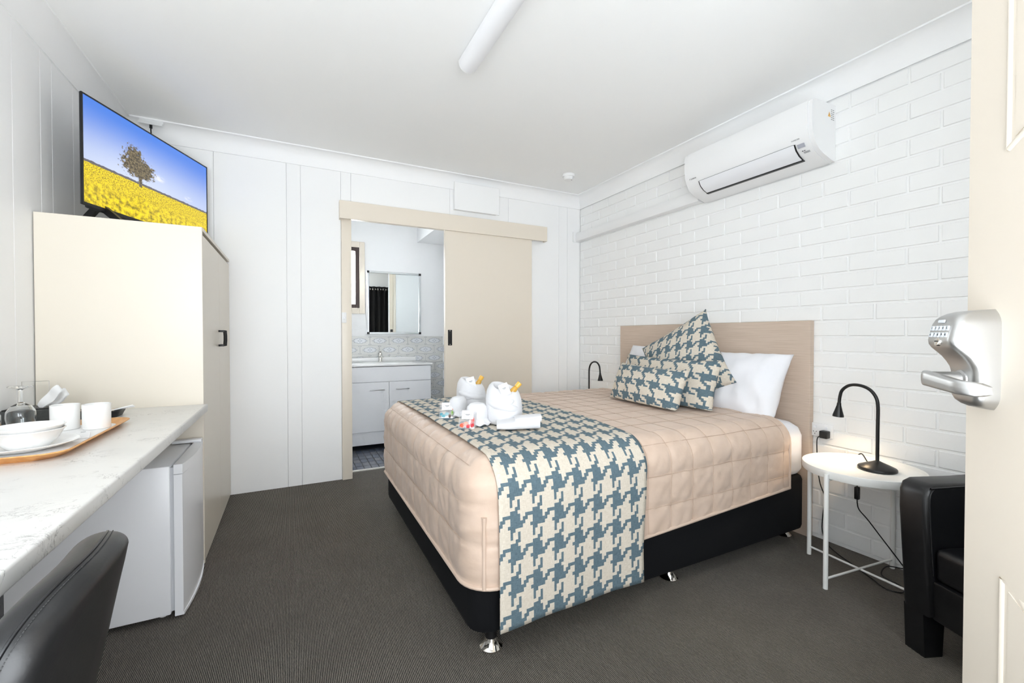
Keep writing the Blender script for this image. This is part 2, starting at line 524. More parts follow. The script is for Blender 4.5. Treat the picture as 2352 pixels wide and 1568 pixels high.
for k in range(-1, 29):
    z0, z1 = max(.0, k * CO + .0205), min(2.46, (k + 1) * CO + .0205 - JT)
    if z1 - z0 < .012: continue
    off = (1.118 if k % 2 == 0 else .993)
    off = off - LN * math.ceil((off - YF) / LN)
    y = off
    while y < YB:
        a, b = max(y + JT / 2, YF), min(y + LN - JT / 2, YB - .004)
        y += LN
        if b - a < .02: continue
        jit = random.uniform(-.0012, .0012)
        me, V, F = brick_data(b - a, z1 - z0)
        c = Vector((XB + jit, (a + b) / 2, (z0 + z1) / 2))
        hid = (a > 1.42 and b < 2.95 and z1 < 1.19) or b < .70 or z0 > 2.40 or (a > 1.33 and b < 2.12 and z0 > 2.06 and z1 < 2.34)
        if hid:
            rest.add([tuple(Vector(p) + c) for p in V], F)
        else:
            o = bpy.data.objects.new('brick', me); COL.objects.link(o)
            o.location = c; o.parent = wr
ro = rest.build('brickwork', BRICK, wr, smooth=False); ro['kind'] = 'stuff'

# left wall and back wall: sheets of grooved panelling
wl = struct(box('wall_left', (XL - .1, XL - .0085, YF - .12, YB + .12, 0, ZC), WALL))
gy = [YF, .05, .30, .52, .61, .93, 1.20, 1.32, 1.62, 1.90, 2.01, 2.25, 2.443, 2.663, 2.768, 2.988, 3.22, 3.34, YB]
for a, b in zip(gy[:-1], gy[1:]):
    box('panel', (XL - .0085, XL, a + .0013, b - .0013, 0, 2.42), WALL, wl, r=.0012, seg=1)
DX0, DX1, DZ = .419, 1.225, 2.062     # bathroom doorway
wb = MB()
wb.box(XL, DX0, YB + .0085, YB + .115, 0, ZC).box(DX1, XB + .1, YB + .0085, YB + .115, 0, ZC).box(DX0, DX1, YB + .0085, YB + .115, DZ, ZC)
wb = struct(wb.build('wall_back', WALL))
gx = [XL, -.472, -.028, .066, .345, DX0, DX1, 1.79, 2.343, 2.44, XB]
for a, b in zip(gx[:-1], gx[1:]):
    if a == DX0:
        for p, q in ((DX0, DX1),):
            box('panel', (p + .0007, q - .0007, YB, YB + .0085, DZ, 2.42), WALL, wb, r=.0009, seg=1)
    else:
        box('panel', (a + .0007, b - .0007, YB, YB + .0085, 0, 2.42), WALL, wb, r=.0009, seg=1)

# entrance wall behind the camera: doorway, curtained window and an added left opening for fill light
EX0, EX1 = -.31, .515
wf = MB()
WX0, WX1, WZ0, WZ1 = .78, 1.62, .95, 2.08
SX0, SX1 = -.955, -.40
for b in ((XL, SX0, 0, ZC), (SX1, EX0, 0, ZC), (SX0, SX1, 0, WZ0 - .06), (SX0, SX1, WZ1, ZC), (EX0, EX1, 2.05, ZC), (EX1, WX0, 0, ZC), (WX1, XB, 0, ZC), (WX0, WX1, 0, WZ0), (WX0, WX1, WZ1, ZC)):
    wf.box(b[0], b[1], YF - .12, YF, b[2], b[3])
wf = struct(wf.build('wall_front', WALL))
def front_window(name, x0, x1, z0, z1, mull):
    wn = struct(bpy.data.objects.new(name, None)); COL.objects.link(wn)
    wn.location = ((x0 + x1) / 2, YF - .07, z0)
    hw, hh = (x1 - x0) / 2, z1 - z0
    fr_ = [(-hw, -hw + .04, 0, hh), (hw - .04, hw, 0, hh), (-hw + .04, hw - .04, 0, .04), (-hw + .04, hw - .04, hh - .04, hh)]
    pn = [(-hw + .04, hw - .04)]
    if mull:
        fr_.append((-.02, .02, .04, hh - .04)); pn = [(-hw + .04, -.02), (.02, hw - .04)]
    for b in fr_: box('window_frame', (b[0], b[1], -.025, .025, b[2], b[3]), WHITEP, wn, r=.003, seg=1)
    for b in pn: box('pane', (b[0], b[1], -.003, .003, .04, hh - .04), PANE, wn)
front_window('window_1', WX0, WX1, WZ0, WZ1, True)
front_window('window_3_added', SX0, SX1, WZ0 - .06, WZ1, False)  # added window, never in view, put in to pass the left fill light
fr = MB().box(EX0 - .06, EX0, YF - .12, YF + .012, 0, 2.11).box(EX1, EX1 + .06, YF - .12, YF + .012, 0, 2.11).box(EX0, EX1, YF - .12, YF + .012, 2.05, 2.11)
struct(fr.build('trim_1', DOORC))

# coved cornices
def cove(n=8, d=.085, h=.118, lip=.008):
    P = [(0, 0), (0, -h), (lip, -h), (lip, -h + lip)]
    for i in range(n + 1):
        a = math.pi / 2 * i / n
        P.append((d - (d - lip) * math.cos(a) if False else lip + (d - 2 * lip) * (1 - math.cos(a)), -h + lip + (h - 2 * lip) * math.sin(a)))
    P += [(d, -lip), (d, 0)]
    return P
cv = cove()
struct(MB().prism([(XL + p[0], ZC + p[1]) for p in cv], YF, YB, 'y').build('trim_2', CORN, ang=25))
struct(MB().prism([(YB - p[0], ZC + p[1]) for p in cv], XL, XB, 'x').build('trim_3', CORN, ang=25))
struct(MB().prism([(XB - p[0], ZC + p[1]) for p in cv], YF, YB, 'y').build('trim_4', CORN, ang=25))

# bathroom doorway: jamb, lining and sliding door under its pelmet
jb = MB().box(.346, DX0, YB - .022, YB - .0005, 0, DZ - .03, r=.003).box(DX0 - .012, DX0 + .0015, YB - .0005, YB + .13, 0, DZ, r=.001, seg=1)
jb.box(DX0, DX1, YB + .0, YB + .13, DZ - .012, DZ - .0005).box(DX1 - .012, DX1 + .002, YB - .0065, YB + .13, 0, DZ - .013)
struct(jb.build('trim_5', DOORC))
pm = MB().box(.331, 2.172, YB - .062, YB - .047, 2.012, 2.148, r=.002, seg=1).box(.331, .346, YB - .047, YB - .0005, 2.012, 2.148).box(2.157, 2.172, YB - .047, YB - .0005, 2.012, 2.148).box(.346, 2.157, YB - .047, YB - .0005, 2.134, 2.148)
struct(pm.build('trim_6', DOORC))
d2 = struct(MB().box(1.168, 2.015, YB - .043, YB - .008, .008, 2.06, r=.002, seg=1).build('door_2', DOORC))
hp = box('flush_pull', (1.192, 1.229, YB - .0455, YB - .0425, 1.035, 1.168), BLACKP, d2, r=.001, seg=1)
MB().box(1.2, 1.221, YB - .047, YB - .0455, 1.06, 1.143, r=.0006, seg=1).build('grip', BLACKM, hp)
for z in (1.043, 1.16): MB().lathe([(.003, 0), (.003, .0015), (0, .002)], 8, M=Matrix.Translation((1.2105, YB - .0455, z)) @ Matrix.Rotation(R(90), 4, 'X')).build('screw', CHROME, hp)
struct(box('trim_7', (DX0, DX1, 3.752, 3.788, -.02, .006), THRESH, r=.002, seg=1))
sw = thing('light_switch', (.362, YB - .022, 1.258), 'small white light switch on the beige bathroom door jamb', 'switch')
box('plate', (-.016, .018, -.006, 0, -.04, .04), WHITEP, sw, r=.003)
MB().box(-.006, .008, -.011, -.006, -.012, .006, r=.002).build('toggle', WHITEG, sw)

# ------------------------------------------------------------------ bathroom
BX0, BX1, BY0, BY1 = -.55, 1.60, YB + .115, 4.86
struct(box('floor_bathroom', (BX0 - .1, BX1 + .1, 3.788, BY1 + .1, -.06, -.004), GROUT))
bf = bpy.data.objects['floor_bathroom']
fw, fd = .0605, .108
tile_f = MB().box(-fw / 2 + .0025, fw / 2 - .0025, -fd / 2 + .0025, fd / 2 - .0025, -.006, 0, r=.0012, seg=1)
fms = [tile_f.mesh('floor_tile', m) for m in FTILES]
for j in range(6):
    for i in range(-1, 12):
        cx, cy = .42 + fw * (i + .5), 3.79 + fd * (j + .5)
        if cy + fd / 2 > 4.46: continue
        o = bpy.data.objects.new('floor_tile', random.choice(fms)); COL.objects.link(o)
        o.location = (cx, cy, 0); o.parent = bf
WXA, WXB, WZA, WZB = .30, .655, 1.40, 2.06      # bathroom window opening
b = MB()
for q in ((BX0, WXA, 0, ZC), (WXB, BX1 + .1, 0, ZC), (WXA, WXB, 0, WZA), (WXA, WXB, WZB, ZC)):
    b.box(q[0], q[1], BY1, BY1 + .1, q[2], q[3])
wbr = struct(b.build('wall_bathroom_rear', WALL))
struct(box('wall_bathroom_left', (BX0 - .1, BX0, BY0 - .0, BY1 + .1, 0, ZC), WALL))
struct(box('wall_bathroom_right', (BX1, BX1 + .1, BY0, BY1, 0, ZC), WALL))
struct(box('ceiling_bathroom', (BX0 - .1, BX1 + .1, YB + .02, BY1 + .1, ZC, ZC + .06), CEIL))
struct(box('trim_8', (1.265, BX1, BY0, BY1, 2.165, ZC), WALL))     # bulkhead in the bathroom ceiling corner
tl = .203; th = .0985
tm = MB().box(-tl / 2 + .0005, tl / 2 - .0005, -.004, .004, -th / 2 + .0005, th / 2 - .0005, r=.0007, seg=1).mesh('wall_tile', WTILE)
for r_ in range(12):
    zc = 1.112 - th * (r_ + .5)
    if zc < 0: break
    for c_ in range(-1, 7):
        xc = .40 + tl * (c_ + (.5 if r_ % 2 else 0.0)) + .045
        if xc + tl / 2 > BX1 + .11 or (xc < 1.2 and zc < .74): continue
        o = bpy.data.objects.new('wall_tile', tm); COL.objects.link(o)
        o.location = (xc, BY1 - .004, zc); o.parent = wbr
w2 = struct(bpy.data.objects.new('window_2', None)); COL.objects.link(w2); w2.location = ((WXA + WXB) / 2, BY1, WZA)
hw, hh = (WXB - WXA) / 2, WZB - WZA
for q in ((-hw - .045, -hw + .01, -.05, hh + .05), (hw - .01, hw + .045, -.05, hh + .05), (-hw + .01, hw - .01, -.05, .01), (-hw + .01, hw - .01, hh - .01, hh + .05)):
    box('architrave', (q[0], q[1], -.02, -.0005, q[2], q[3]), DOORC, w2, r=.003, seg=1)
for q in ((-hw + .01, -hw + .05, .01, hh - .01), (hw - .05, hw - .01, .01, hh - .01), (-hw + .05, hw - .05, .01, .05), (-hw + .05, hw - .05, hh - .05, hh - .01)):
    box('sash', (q[0], q[1], -.012, .03, q[2], q[3]), BROWN, w2, r=.002, seg=1)
box('pane', (-hw + .05, hw - .05, .006, .012, .05, hh - .05), FROST, w2)

# vanity unit
vn = thing('vanity_cabinet', (.905, BY1 - .009, 0), 'white gloss bathroom vanity with two doors under the mirror', 'vanity')
V0, V1, VY = -.47, .385, -.455
box('carcass', (V0 + .006, V1 - .006, VY + .02, 0, .05, .80), WHITEG, vn)
box('kickboard', (V0, V1 - .004, VY + .012, VY + .028, .052, .175), WHITEG, vn, r=.001, seg=1)
box('drawer_front', (V0, V1 - .004, VY, VY + .0185, .665, .812), WHITEG, vn, r=.0015, seg=1)
sp = -.043
for a, b_, h0, h1 in ((V0, sp - .002, -.235, -.09), (sp + .002, V1 - .004, .018, .152)):
    d = box('cabinet_door', (a, b_, VY, VY + .0185, .178, .661), WHITEG, vn, r=.0015, seg=1)
    hb = MB().box(h0, h1, VY - .028, VY - .02, .583, .591, r=.002)
    hb.box(h0 + .008, h0 + .014, VY - .021, VY + .0, .584, .590).box(h1 - .014, h1 - .008, VY - .021, VY, .584, .590)
    hb.build('handle', STEEL, d)
for x in (V0 + .05, V1 - .06):
    for y in (VY + .06, -.05): MB().lathe([(.016, 0), (.016, .05)], 12, M=Matrix.Translation((x, y, 0))).build('leg', BLACKP, vn)
top = MB().box(V0 - .01, V1 + .01, VY - .012, 0, .818, .838, r=.004)
bt = top.build('basin_top', CERAM, vn)
MB().box(V0 - .01, V1 - .05, -.022, 0, .838, .885, r=.004).build('upstand', CERAM, bt)
def basin(u, v):
    a = 2 * math.pi * u; rr = 1 - v * .75
    return (-.08 + math.cos(a) * .25 * rr, -.215 + math.sin(a) * .15 * rr, .8385 + .003 * math.sin(v * math.pi) - 0.0)
MB().grid(basin, 32, 6).build('basin_rim', CERAM, bt, fix=False)
tp = thing('basin_tap', (.845, BY1 - .075, .838), 'chrome mixer tap standing on the white vanity basin', 'tap')
MB().lathe([(.024, 0), (.022, .006), (.019, .012), (.019, .075), (.021, .08), (.017, .1), (0, .104)], 20).build('body', CHROME, tp)
MB().tube([(0, -.01, .055), (0, -.06, .066), (0, -.105, .06), (0, -.112, .05)], .0115, 12, smooth=4).build('spout', CHROME, tp)
MB().box(-.008, .012, -.045, .012, .104, .112, r=.003, M=Matrix.Rotation(R(-14), 4, 'X')).build('lever', CHROME, tp)

# mirror cabinet
mc = thing('mirror_cabinet', (.995, BY1, 1.135), 'framed mirror cabinet with black corner caps above the vanity', 'mirror')
hw, hh = .285, .665
box('case', (-hw, hw, -.085, 0, 0, hh), WHITEP, mc)
mf = .02
for q in ((-hw, -hw + mf, 0, hh), (hw - mf, hw, 0, hh), (-hw + mf, hw - mf, 0, mf), (-hw + mf, hw - mf, hh - mf, hh)):
    box('frame_rail', (q[0], q[1], -.102, -.085, q[2], q[3]), SILVER, mc, r=.003, seg=1)
for x in (-hw, hw - mf):
    for z in (0, hh - mf): box('corner_cap', (x - .002, x + mf + .002, -.106, -.085, z - .002, z + mf + .002), BLACKP, mc, r=.002, seg=1)
p1 = box('mirror_door', (-hw + mf, -.06, -.0935, -.0885, mf, hh - mf), MIRROR, mc)
box('edge_strip', (-.066, -.056, -.0975, -.0885, mf, hh - mf), WHITEP, p1)
p2 = box('mirror_door', (-.06, hw - mf, -.089, -.0855, mf, hh - mf), MIRROR, mc)
box('finger_pull', (-.045, -.02, -.096, -.089, mf + .002, mf + .03), BLACKP, p2, r=.002, seg=1)

# ------------------------------------------------------------------ black curtain by the bedroom window (seen in the mirror)
def curtain(x0, x1, n, label):
    t = thing('window_curtain', ((x0 + x1) / 2, YF + .07, .35), label, 'curtain', group='black curtains of the front window')
    wd = x1 - x0
    def f(u, v):
        return (-wd / 2 + wd * u, .035 * math.sin(u * n * 2 * math.pi) * (.6 + .4 * v), 1.83 * v)
    MB().grid(f, n * 12, 10).build('drape', CURT, t, fix=False)
    for i in range(n * 2):
        x = -wd / 2 + wd * (i / (n * 2) if i else .02)
        MB().add(*torus(.022, .006, (x, 0, 1.77), 'x')).build('eyelet', CHROME, t)
def torus(r, t, c, axis='z', n=18, m=6):
    V, F = [], []
    for i in range(n):
        a = 2 * math.pi * i / n
        for j in range(m):
            b_ = 2 * math.pi * j / m
            p = ((r + t * math.cos(b_)) * math.cos(a), (r + t * math.cos(b_)) * math.sin(a), t * math.sin(b_))
            if axis == 'x': p = (p[2], p[0], p[1])
            if axis == 'y': p = (p[0], p[2], p[1])
            V.append((p[0] + c[0], p[1] + c[1], p[2] + c[2]))
    for i in range(n):
        for j in range(m):
            F.append((i * m + j, ((i + 1) % n) * m + j, ((i + 1) % n) * m + (j + 1) % m, i * m + (j + 1) % m))
    return V, F
curtain(1.46, 2.12, 6, 'black eyelet curtain reflected in the bathroom mirror')
rod = MB().tube([(.62, YF + .07, 2.12), (2.2, YF + .07, 2.12)], .011, 10)
for x in (.66, 2.17): rod.tube([(x, YF + .001, 2.12), (x, YF + .07, 2.12)], .007, 8)
tag(rod.build('curtain_rod', BLACKM), 'black rod carrying the curtain of the front window', 'curtain rod')

# ------------------------------------------------------------------ open entrance door with keypad lever lock
dd = Vector((-.69, -.724, 0)).normalized()
DO = Vector((1.082, .328, 0))
yv = Vector((0, 0, 1)).cross(dd)
DM = Matrix((dd, yv, Vector((0, 0, 1)))).transposed().to_4x4(); DM.translation = DO
d1 = struct(MB().box(0, .82, 0, .038, .008, 2.04, r=.002, seg=1).build('door_1', DOORC))
d1.matrix_world = DM
def panel_outline(s0, s1, z0, z1, dip_top, dip_bot, inset):
    P = []
    s0 += inset; s1 -= inset; z0 += inset; z1 -= inset
    n = 14
    for i in range(n + 1):
        u = i / n
        P.append((s0 + (s1 - s0) * u, dip_bot * min(1, math.sin(min(1, 6 * min(u, 1 - u)) * math.pi / 2)) + z0))
    for i in range(n + 1):
        u = 1 - i / n
        P.append((s0 + (s1 - s0) * u, -dip_top * min(1, math.sin(min(1, 6 * min(u, 1 - u)) * math.pi / 2)) + z1))
    return P
for (z0, z1, dt, db) in ((1.417, 1.90, -.03, .035), (.17, .728, .035, 0)):
    pm_ = MB()
    P = panel_outline(.089, .731, z0, z1, dt, db, 0)
    pm_.tube([(p[0], 0.0022, p[1]) for p in P] + [(P[0][0], .0022, P[0][1])], .0058, 10)
    pm_.build('panel_moulding', DOORC, d1)
    P = panel_outline(.103, .717, z0 + .014, z1 - .014, dt, db, 0)
    MB().prism(P, -.0012, .002, 'y').build('panel_field', DOORC, d1)
LKP = [(.9965, .004), (.998, .014), (1.002, .022), (1.008, .028), (1.016, .031), (1.03, .0315), (1.045, .0315), (1.058, .032), (1.066, .034), (1.075, .039), (1.084, .0455), (1.092, .0535), (1.099, .0605), (1.105, .0645), (1.112, .0655), (1.12, .064), (1.13, .062), (1.14, .0595), (1.148, .056), (1.154, .050), (1.158, .043), (1.161, .033), (1.163, .016), (1.1635, .004)]
lk = MB()
ns = 0
for z, p in LKP:
    d_ = min(z - .9955, 1.1645 - z)
    hw_ = .0355 * (1 - .42 * max(0, 1 - d_ / .03) ** 2.4)
    if 1.06 < z < 1.10: hw_ *= 1 - .0 * (z - 1.06)
    r_ = min(.012, p * .85)
    sec = [(-hw_, 0)]
    for i in range(7):
        a = R(90 * i / 6); sec.append((-hw_ + r_ - r_ * math.cos(a), -(p - r_ + r_ * math.sin(a))))
    for i in range(7):
        a = R(90 - 90 * i / 6); sec.append((hw_ - r_ + r_ * math.cos(a), -(p - r_ + r_ * math.sin(a))))
    sec.append((hw_, 0)); ns = len(sec)
    lk.v += [(.045 + q[0], q[1], z) for q in sec]
for j in range(len(LKP) - 1):
    lk.f += [(j * ns + i, j * ns + i + 1, (j + 1) * ns + i + 1, (j + 1) * ns + i) for i in range(ns - 1)]
lk.f += [tuple(range(ns)), tuple((len(LKP) - 1) * ns + i for i in range(ns)), tuple([j * ns for j in range(len(LKP))] + [j * ns + ns - 1 for j in range(len(LKP) - 1, -1, -1)])]
me = lk.mesh('keypad_lock', SATIN, True, 50)
lock = bpy.data.objects.new('keypad_lock', me); COL.objects.link(lock); lock.parent = d1
lock['label'] = 'satin nickel keypad lever lock'
# keypad keys on the sloping face
kx = Vector((1, 0, 0)); ky = Vector((0, .0065, .032)).normalized(); ko = Vector((.045, -.0625, 1.129))
KM = frame(ko, kx, ky)
KEYM = mat('white_keys', (228, 234, 240), 0.3)
digits = '1234567890'
# seen from outside, x runs towards the hinge: rows of five keys
for i in range(5):
    for r_ in range(2):
        kx0 = (i - 2) * .0098
        box('key', (kx0 - .0045, kx0 + .0045, .0035 - r_ * .0115 - .0042, .0035 - r_ * .0115 + .0042, -.0005, .0016), KEYM, lock, r=.001, seg=1, M=KM)
        text_mesh(digits[i + 5 * r_], .006, INKD, 'digit', lock, KM @ Matrix.Translation((kx0, .0035 - r_ * .0115, .0018)))
box('key', (-.009, .009, .013, .0185, -.0005, .0014), KEYM, lock, r=.001, seg=1, M=KM)
MB().lathe([(.0075, -.004), (.0075, .0008), (.006, .0012), (0, .0012)], 18, M=KM @ Matrix.Translation((0, -.0195, -.0004))).build('keyhole', CHROME, lock)
box('key_slot', (-.005, .005, -.0205, -.0185, .0007, .0012), BLACKP, lock, M=KM)
lv = MB()
lv.lathe([(.016, .028), (.015, .034), (.0115, .036), (.0115, .078)], 20, M=Matrix.Translation((.045, 0, 1.046)) @ Matrix.Rotation(R(90), 4, 'X'))
def lever(u, v):
    a = v * 2 * math.pi
    x = .032 + .098 * u
    p = .078 - .012 * u - max(0, u - .72) ** 2 * .30
    hz_ = .0135 * (1 - .18 * u)
    tk = .0075
    ca, sa = math.cos(a), math.sin(a)
    sg = lambda q: (abs(q) ** .55) * (1 if q > 0 else -1)
    e = 1 if 0 < u < 1 else .55
    return (x, -(p + tk * sg(ca) * e), 1.046 - .012 * u + hz_ * sg(sa) * e)
lv.grid(lever, 16, 20)
n0 = len(lv.v)
lv.f.append(tuple(n0 - 17 * 21 + 17 * j for j in range(20))); lv.f.append(tuple(n0 - 17 * 21 + 16 + 17 * j for j in range(20)))
lv.build('lever', SATIN, lock)

# ------------------------------------------------------------------ wardrobe in the corner
XC, YW = -.386, 2.578
wd = thing('wardrobe', (-.683, 3.09, 0), 'cream painted wardrobe in the corner beneath the television', 'wardrobe')
x0, x1, y0, y1 = XL + .683 + .004, XC + .683, YW - 3.09, YB - 3.09 - .004
box('side_panel', (x0, x1, y0, y0 + .018, 0, 1.648), CREAM, wd, r=.0012, seg=1)
box('back_panel', (x0, x0 + .012, y0 + .018, y1, 0.0, 1.63), CREAM, wd)
box('side_panel', (x0 + .012, x1 - .02, y1 - .018, y1, 0, 1.63), CREAM, wd)
box('top_panel', (x0, x1 + .002, y0 + .018, y1, 1.63, 1.648), CREAM, wd, r=.001, seg=1)
box('kick_panel', (x0 + .02, x1 - .03, y0 + .018, y1 - .018, 0, .05), CREAM, wd)
ys = .035
for a, b_, hy in ((y0 + .019, ys - .002, ys - .035), (ys + .002, y1 - .002, ys + .035)):
    d = box('wardrobe_door', (x1 - .018, x1, a, b_, .012, 1.612), CREAM, wd, r=.001, seg=1)
    h = MB().box(x1, x1 + .028, hy - .006, hy + .006, 1.055, 1.067, r=.002).box(x1, x1 + .028, hy - .006, hy + .006, 1.140, 1.152, r=.002)
    h.tube([(x1 + .028, hy, 1.057), (x1 + .030, hy, 1.09), (x1 + .030, hy, 1.117), (x1 + .028, hy, 1.150)], .0058, 8)
    h.build('handle', BLACKM, d)
# ------------------------------------------------------------------ desk
dk = thing('desk', (-.672, 1.42, 0), 'long white marble look desk along the left wall', 'desk')
box('desktop', (XL + .672 + .002, -.368 + .672, .22 - 1.42, YW - 1.42 - .002, .748, .785), MARBLE, dk, r=.006, seg=3)
for y in (.30, 1.74):
    lg = MB().box(-.29, -.245, y - 1.42, y - 1.42 + .045, 0, .747, r=.002, seg=1)
    lg.build('leg', BLACKM, dk)
box('leg', (.20, .245, .30 - 1.42, .345 - 1.42, 0, .747), BLACKM, dk, r=.002, seg=1)
box('back_rail', (-.30, -.275, .345 - 1.42, 2.05 - 1.42, .62, .747), BLACKM, dk, r=.002, seg=1)
# ------------------------------------------------------------------ bar fridge
fg = thing('bar_fridge', (-.64, 2.345, 0), 'white bar fridge under the marble look desk', 'fridge')
FX0, FX1, FY0, FY1, FH = -.255, .222, -.222, .222, .607
box('cabinet', (FX0, FX1 - .012, FY0, FY1, .018, FH), WHITEG, fg, r=.006)
box('door_seal', (FX1 - .012, FX1, FY0 + .008, FY1 - .008, .03, FH - .008), mat('grey_rubber_seal', (200, 202, 206), .6), fg)
def curved(z0, z1, x0, bulge, y0=FY0, y1=FY1, th=.028):
    n = 12; P = [(x0, y1), (x0, y0)]
    for i in range(n + 1):
        u = i / n
        P.append((x0 + th + bulge * (1 - (2 * u - 1) ** 2), y0 + (y1 - y0) * u))
    return P, z0, z1
P, a, b_ = curved(.022, FH - .036, FX1, .014)
fd_ = MB().prism(P, a, b_, 'z').build('fridge_door', WHITEG, fg)
P, a, b_ = curved(FH - .034, FH + .004, FX1, .016, th=.029)
MB().prism(P, a, b_, 'z').build('door_cap', WHITEG, fd_)
P, a, b_ = curved(.010, .0218, FX1, .017, th=.030)
MB().prism(P, a, b_, 'z').build('door_base', WHITEG, fd_)
box('hinge_cover', (FX1 - .085, FX1 + .03, FY1 - .045, FY1 - .006, FH + .004, FH + .018), WHITEG, fg, r=.003)
for x in (FX0 + .05, FX1 - .045):
    for y in (FY0 + .045, FY1 - .045): MB().lathe([(.013, 0), (.016, .004), (.016, .019)], 14, M=Matrix.Translation((x, y, 0))).build('foot', WHITEP, fg)
# ------------------------------------------------------------------ television
tvd = Vector((.393, .9195, 0)).normalized(); tvw, tvh = .905, .513
TO = Vector((-.850, 2.672, 1.722))
tn = tvd.cross(Vector((0, 0, 1)))            # towards the room
tv = thing('television', (-.70, 3.03, 1.648), 'flat television showing a yellow field and tree on top of the wardrobe', 'television')
TM = Matrix((tvd, -tn, Vector((0, 0, 1)))).transposed().to_4x4(); TM.translation = TO - Vector((-.70, 3.03, 1.648))
# local: x along width, y away from the viewer, z up
box('housing', (0, tvw, .0035, .0105, 0, tvh), DARKP, tv, r=.003, M=TM)
box('rear_housing', (.06, tvw - .03, .0105, .045, .0, tvh * .34), DARKP, tv, r=.008, M=TM)
bz = MB()
for q in ((0, .007, 0, tvh), (tvw - .007, tvw, 0, tvh), (.007, tvw - .007, 0, .014), (.007, tvw - .007, tvh - .007, tvh)):
    bz.box(q[0], q[1], -.002, .0045, q[2], q[3], M=TM)
bz.build('bezel', BLACKP, tv)
sm = MB().add([(.007, .0, .014), (tvw - .007, .0, .014), (tvw - .007, .0, tvh - .007), (.007, .0, tvh - .007)], [(0, 1, 2, 3)], TM)
sm.uv = [(0, 0), (1, 0), (1, 1), (0, 1)]
sm.build('screen', SCREEN, tv, smooth=False, fix=False)
sb = -(TO.z - 1.648)
for x in (.12, tvw - .16):
    MB().prism([(-.11, sb), (-.07, sb), (.02, .0), (.045, .0), (.11, sb), (.15, sb), (.06, .025), (0, .025)], x, x + .022, 'x', M=TM).build('stand_leg', BLACKP, tv)

# antenna plate on the cornice with its cable
ap = thing('antenna_socket', (-.79, YB - .062, ZC - .012), 'white antenna plate on the cornice above the television', 'socket')
A = Matrix.Rotation(R(-46), 4, 'X')
box('plate', (-.062, .062, -.008, .0, -.05, .035), WHITEP, ap, r=.003, M=A)
MB().tube([(.0, -.014, -.016), (.0, -.022, -.05), (.003, -.02, -.16), (-.02, .0, -.30), (-.02, .0, -.46)], .0035, 8, smooth=5).build('cable', BLACKP, ap)
MB().lathe([(.008, 0), (.008, .03), (.005, .036)], 12, M=Matrix.Translation((0, -.018, -.05))).build('connector', BLACKP, ap)

# ------------------------------------------------------------------ fittings on walls and ceiling
vp = thing('access_panel', (1.456, YB, 2.314), 'plain white panel on the back wall above the sliding door', 'panel')
box('cover', (-.21, .21, -.064, -.054, -.118, .118), WALL, vp, r=.002, seg=1)
box('backing', (-.20, .20, -.054, -.0005, -.108, .06), WALL, vp)
sd = thing('smoke_detector', (2.13, 3.13, ZC), 'round white smoke detector on the ceiling corner', 'smoke detector')
MB().lathe([(.052, 0), (.054, -.012), (.05, -.022)], 28).build('base', WHITEP, sd)
MB().lathe([(.043, -.022), (.042, -.034), (.034, -.046), (.012, -.05), (0, -.05)], 28).build('sensor_cap', WHITEP, sd)
MB().lathe([(.003, 0), (.003, -.002), (0, -.003)], 8, M=Matrix.Translation((.02, -.02, -.047))).build('indicator', BLACKP, sd)
lt = thing('ceiling_batten_light', (.795, 1.45, ZC), 'long white fluorescent batten light on the ceiling', 'ceiling light')
box('spine', (-.03, .03, -.61, .61, -.018, 0), WHITEP, lt, r=.002, seg=1)
P = [(.048 * math.cos(R(a)), -.018 + -.052 * abs(math.sin(R(a))) ** .8) for a in range(180, 361, 12)]
MB().prism(P, -.60, .60, 'y').build('diffuser', mat('opal_diffuser', (238, 238, 240), .35), lt, ang=30)
for y in (-.61, .60): MB().prism(P, y, y + .01, 'y').build('end_cap', WHITEP, lt)

# air conditioner
ac = thing('air_conditioner', (XB - .002, 1.715, 2.20), 'white split air conditioner high on the brick wall', 'air conditioner')
AY0, AY1 = -.415, .392
out = [(0, .142), (-.19, .137), (-.212, .128), (-.218, .11), (-.219, .03), (-.214, -.02), (-.200, -.062), (-.178, -.094), (-.150, -.117), (-.115, -.132), (-.07, -.145), (-.03, -.155), (0, -.158)]
MB().prism(out, AY0 + .022, AY1 - .022, 'y').build('casing', WHITEP, ac, ang=30)
sc_ = [(p[0] * .985, p[1] * .985) for p in out]
for a, b_ in ((AY0, AY0 + .0215), (AY1 - .0215, AY1)):
    MB().prism(sc_, a, b_, 'y').build('side_cap', WHITEP, ac, ang=30)
# louvre: curved flap and black outlet slot
lv_ = [(-.197, -.0665), (-.180, -.094), (-.152, -.1165), (-.122, -.1305), (-.1235, -.1335), (-.154, -.1205), (-.1835, -.0975), (-.2005, -.068)]
MB().prism(lv_, AY0 + .10, AY1 - .105, 'y').build('louvre', WHITEG, ac, ang=30)
MB().prism([(-.1975, -.0655), (-.2015, -.0665), (-.2005, -.0685), (-.1965, -.0675)], AY0 + .10, AY1 - .105, 'y').build('flap_gap', INK, ac)
MB().box(-.1225, -.104, AY0 + .095, AY1 - .10, -.139, -.1305).build('outlet_slot', BLACKP, ac)
for y in (AY0 + .094, AY1 - .105):
    MB().prism(lv_, y, y + .0055, 'y').build('slot_edge', BLACKP, ac)
def acface(y, xz, tang):
    # matrix on the curved front at (x,z); text x runs towards -y, up along tang
    return frame((xz[0], y, xz[1]), (0, -1, 0), (tang[0], 0, tang[1]))
text_mesh('DAIKIN', .0125, INKD, 'logo', ac, acface(AY1 - .072, (-.2135, -.043), (-.3, 1)), sx=1.0)
MB().prism([(0, 0), (.008, .009), (.003, .009)], 0, .0003, 'z', M=acface(AY1 - .040, (-.2135, -.047), (-.3, 1))).build('logo_mark', INKD, ac)
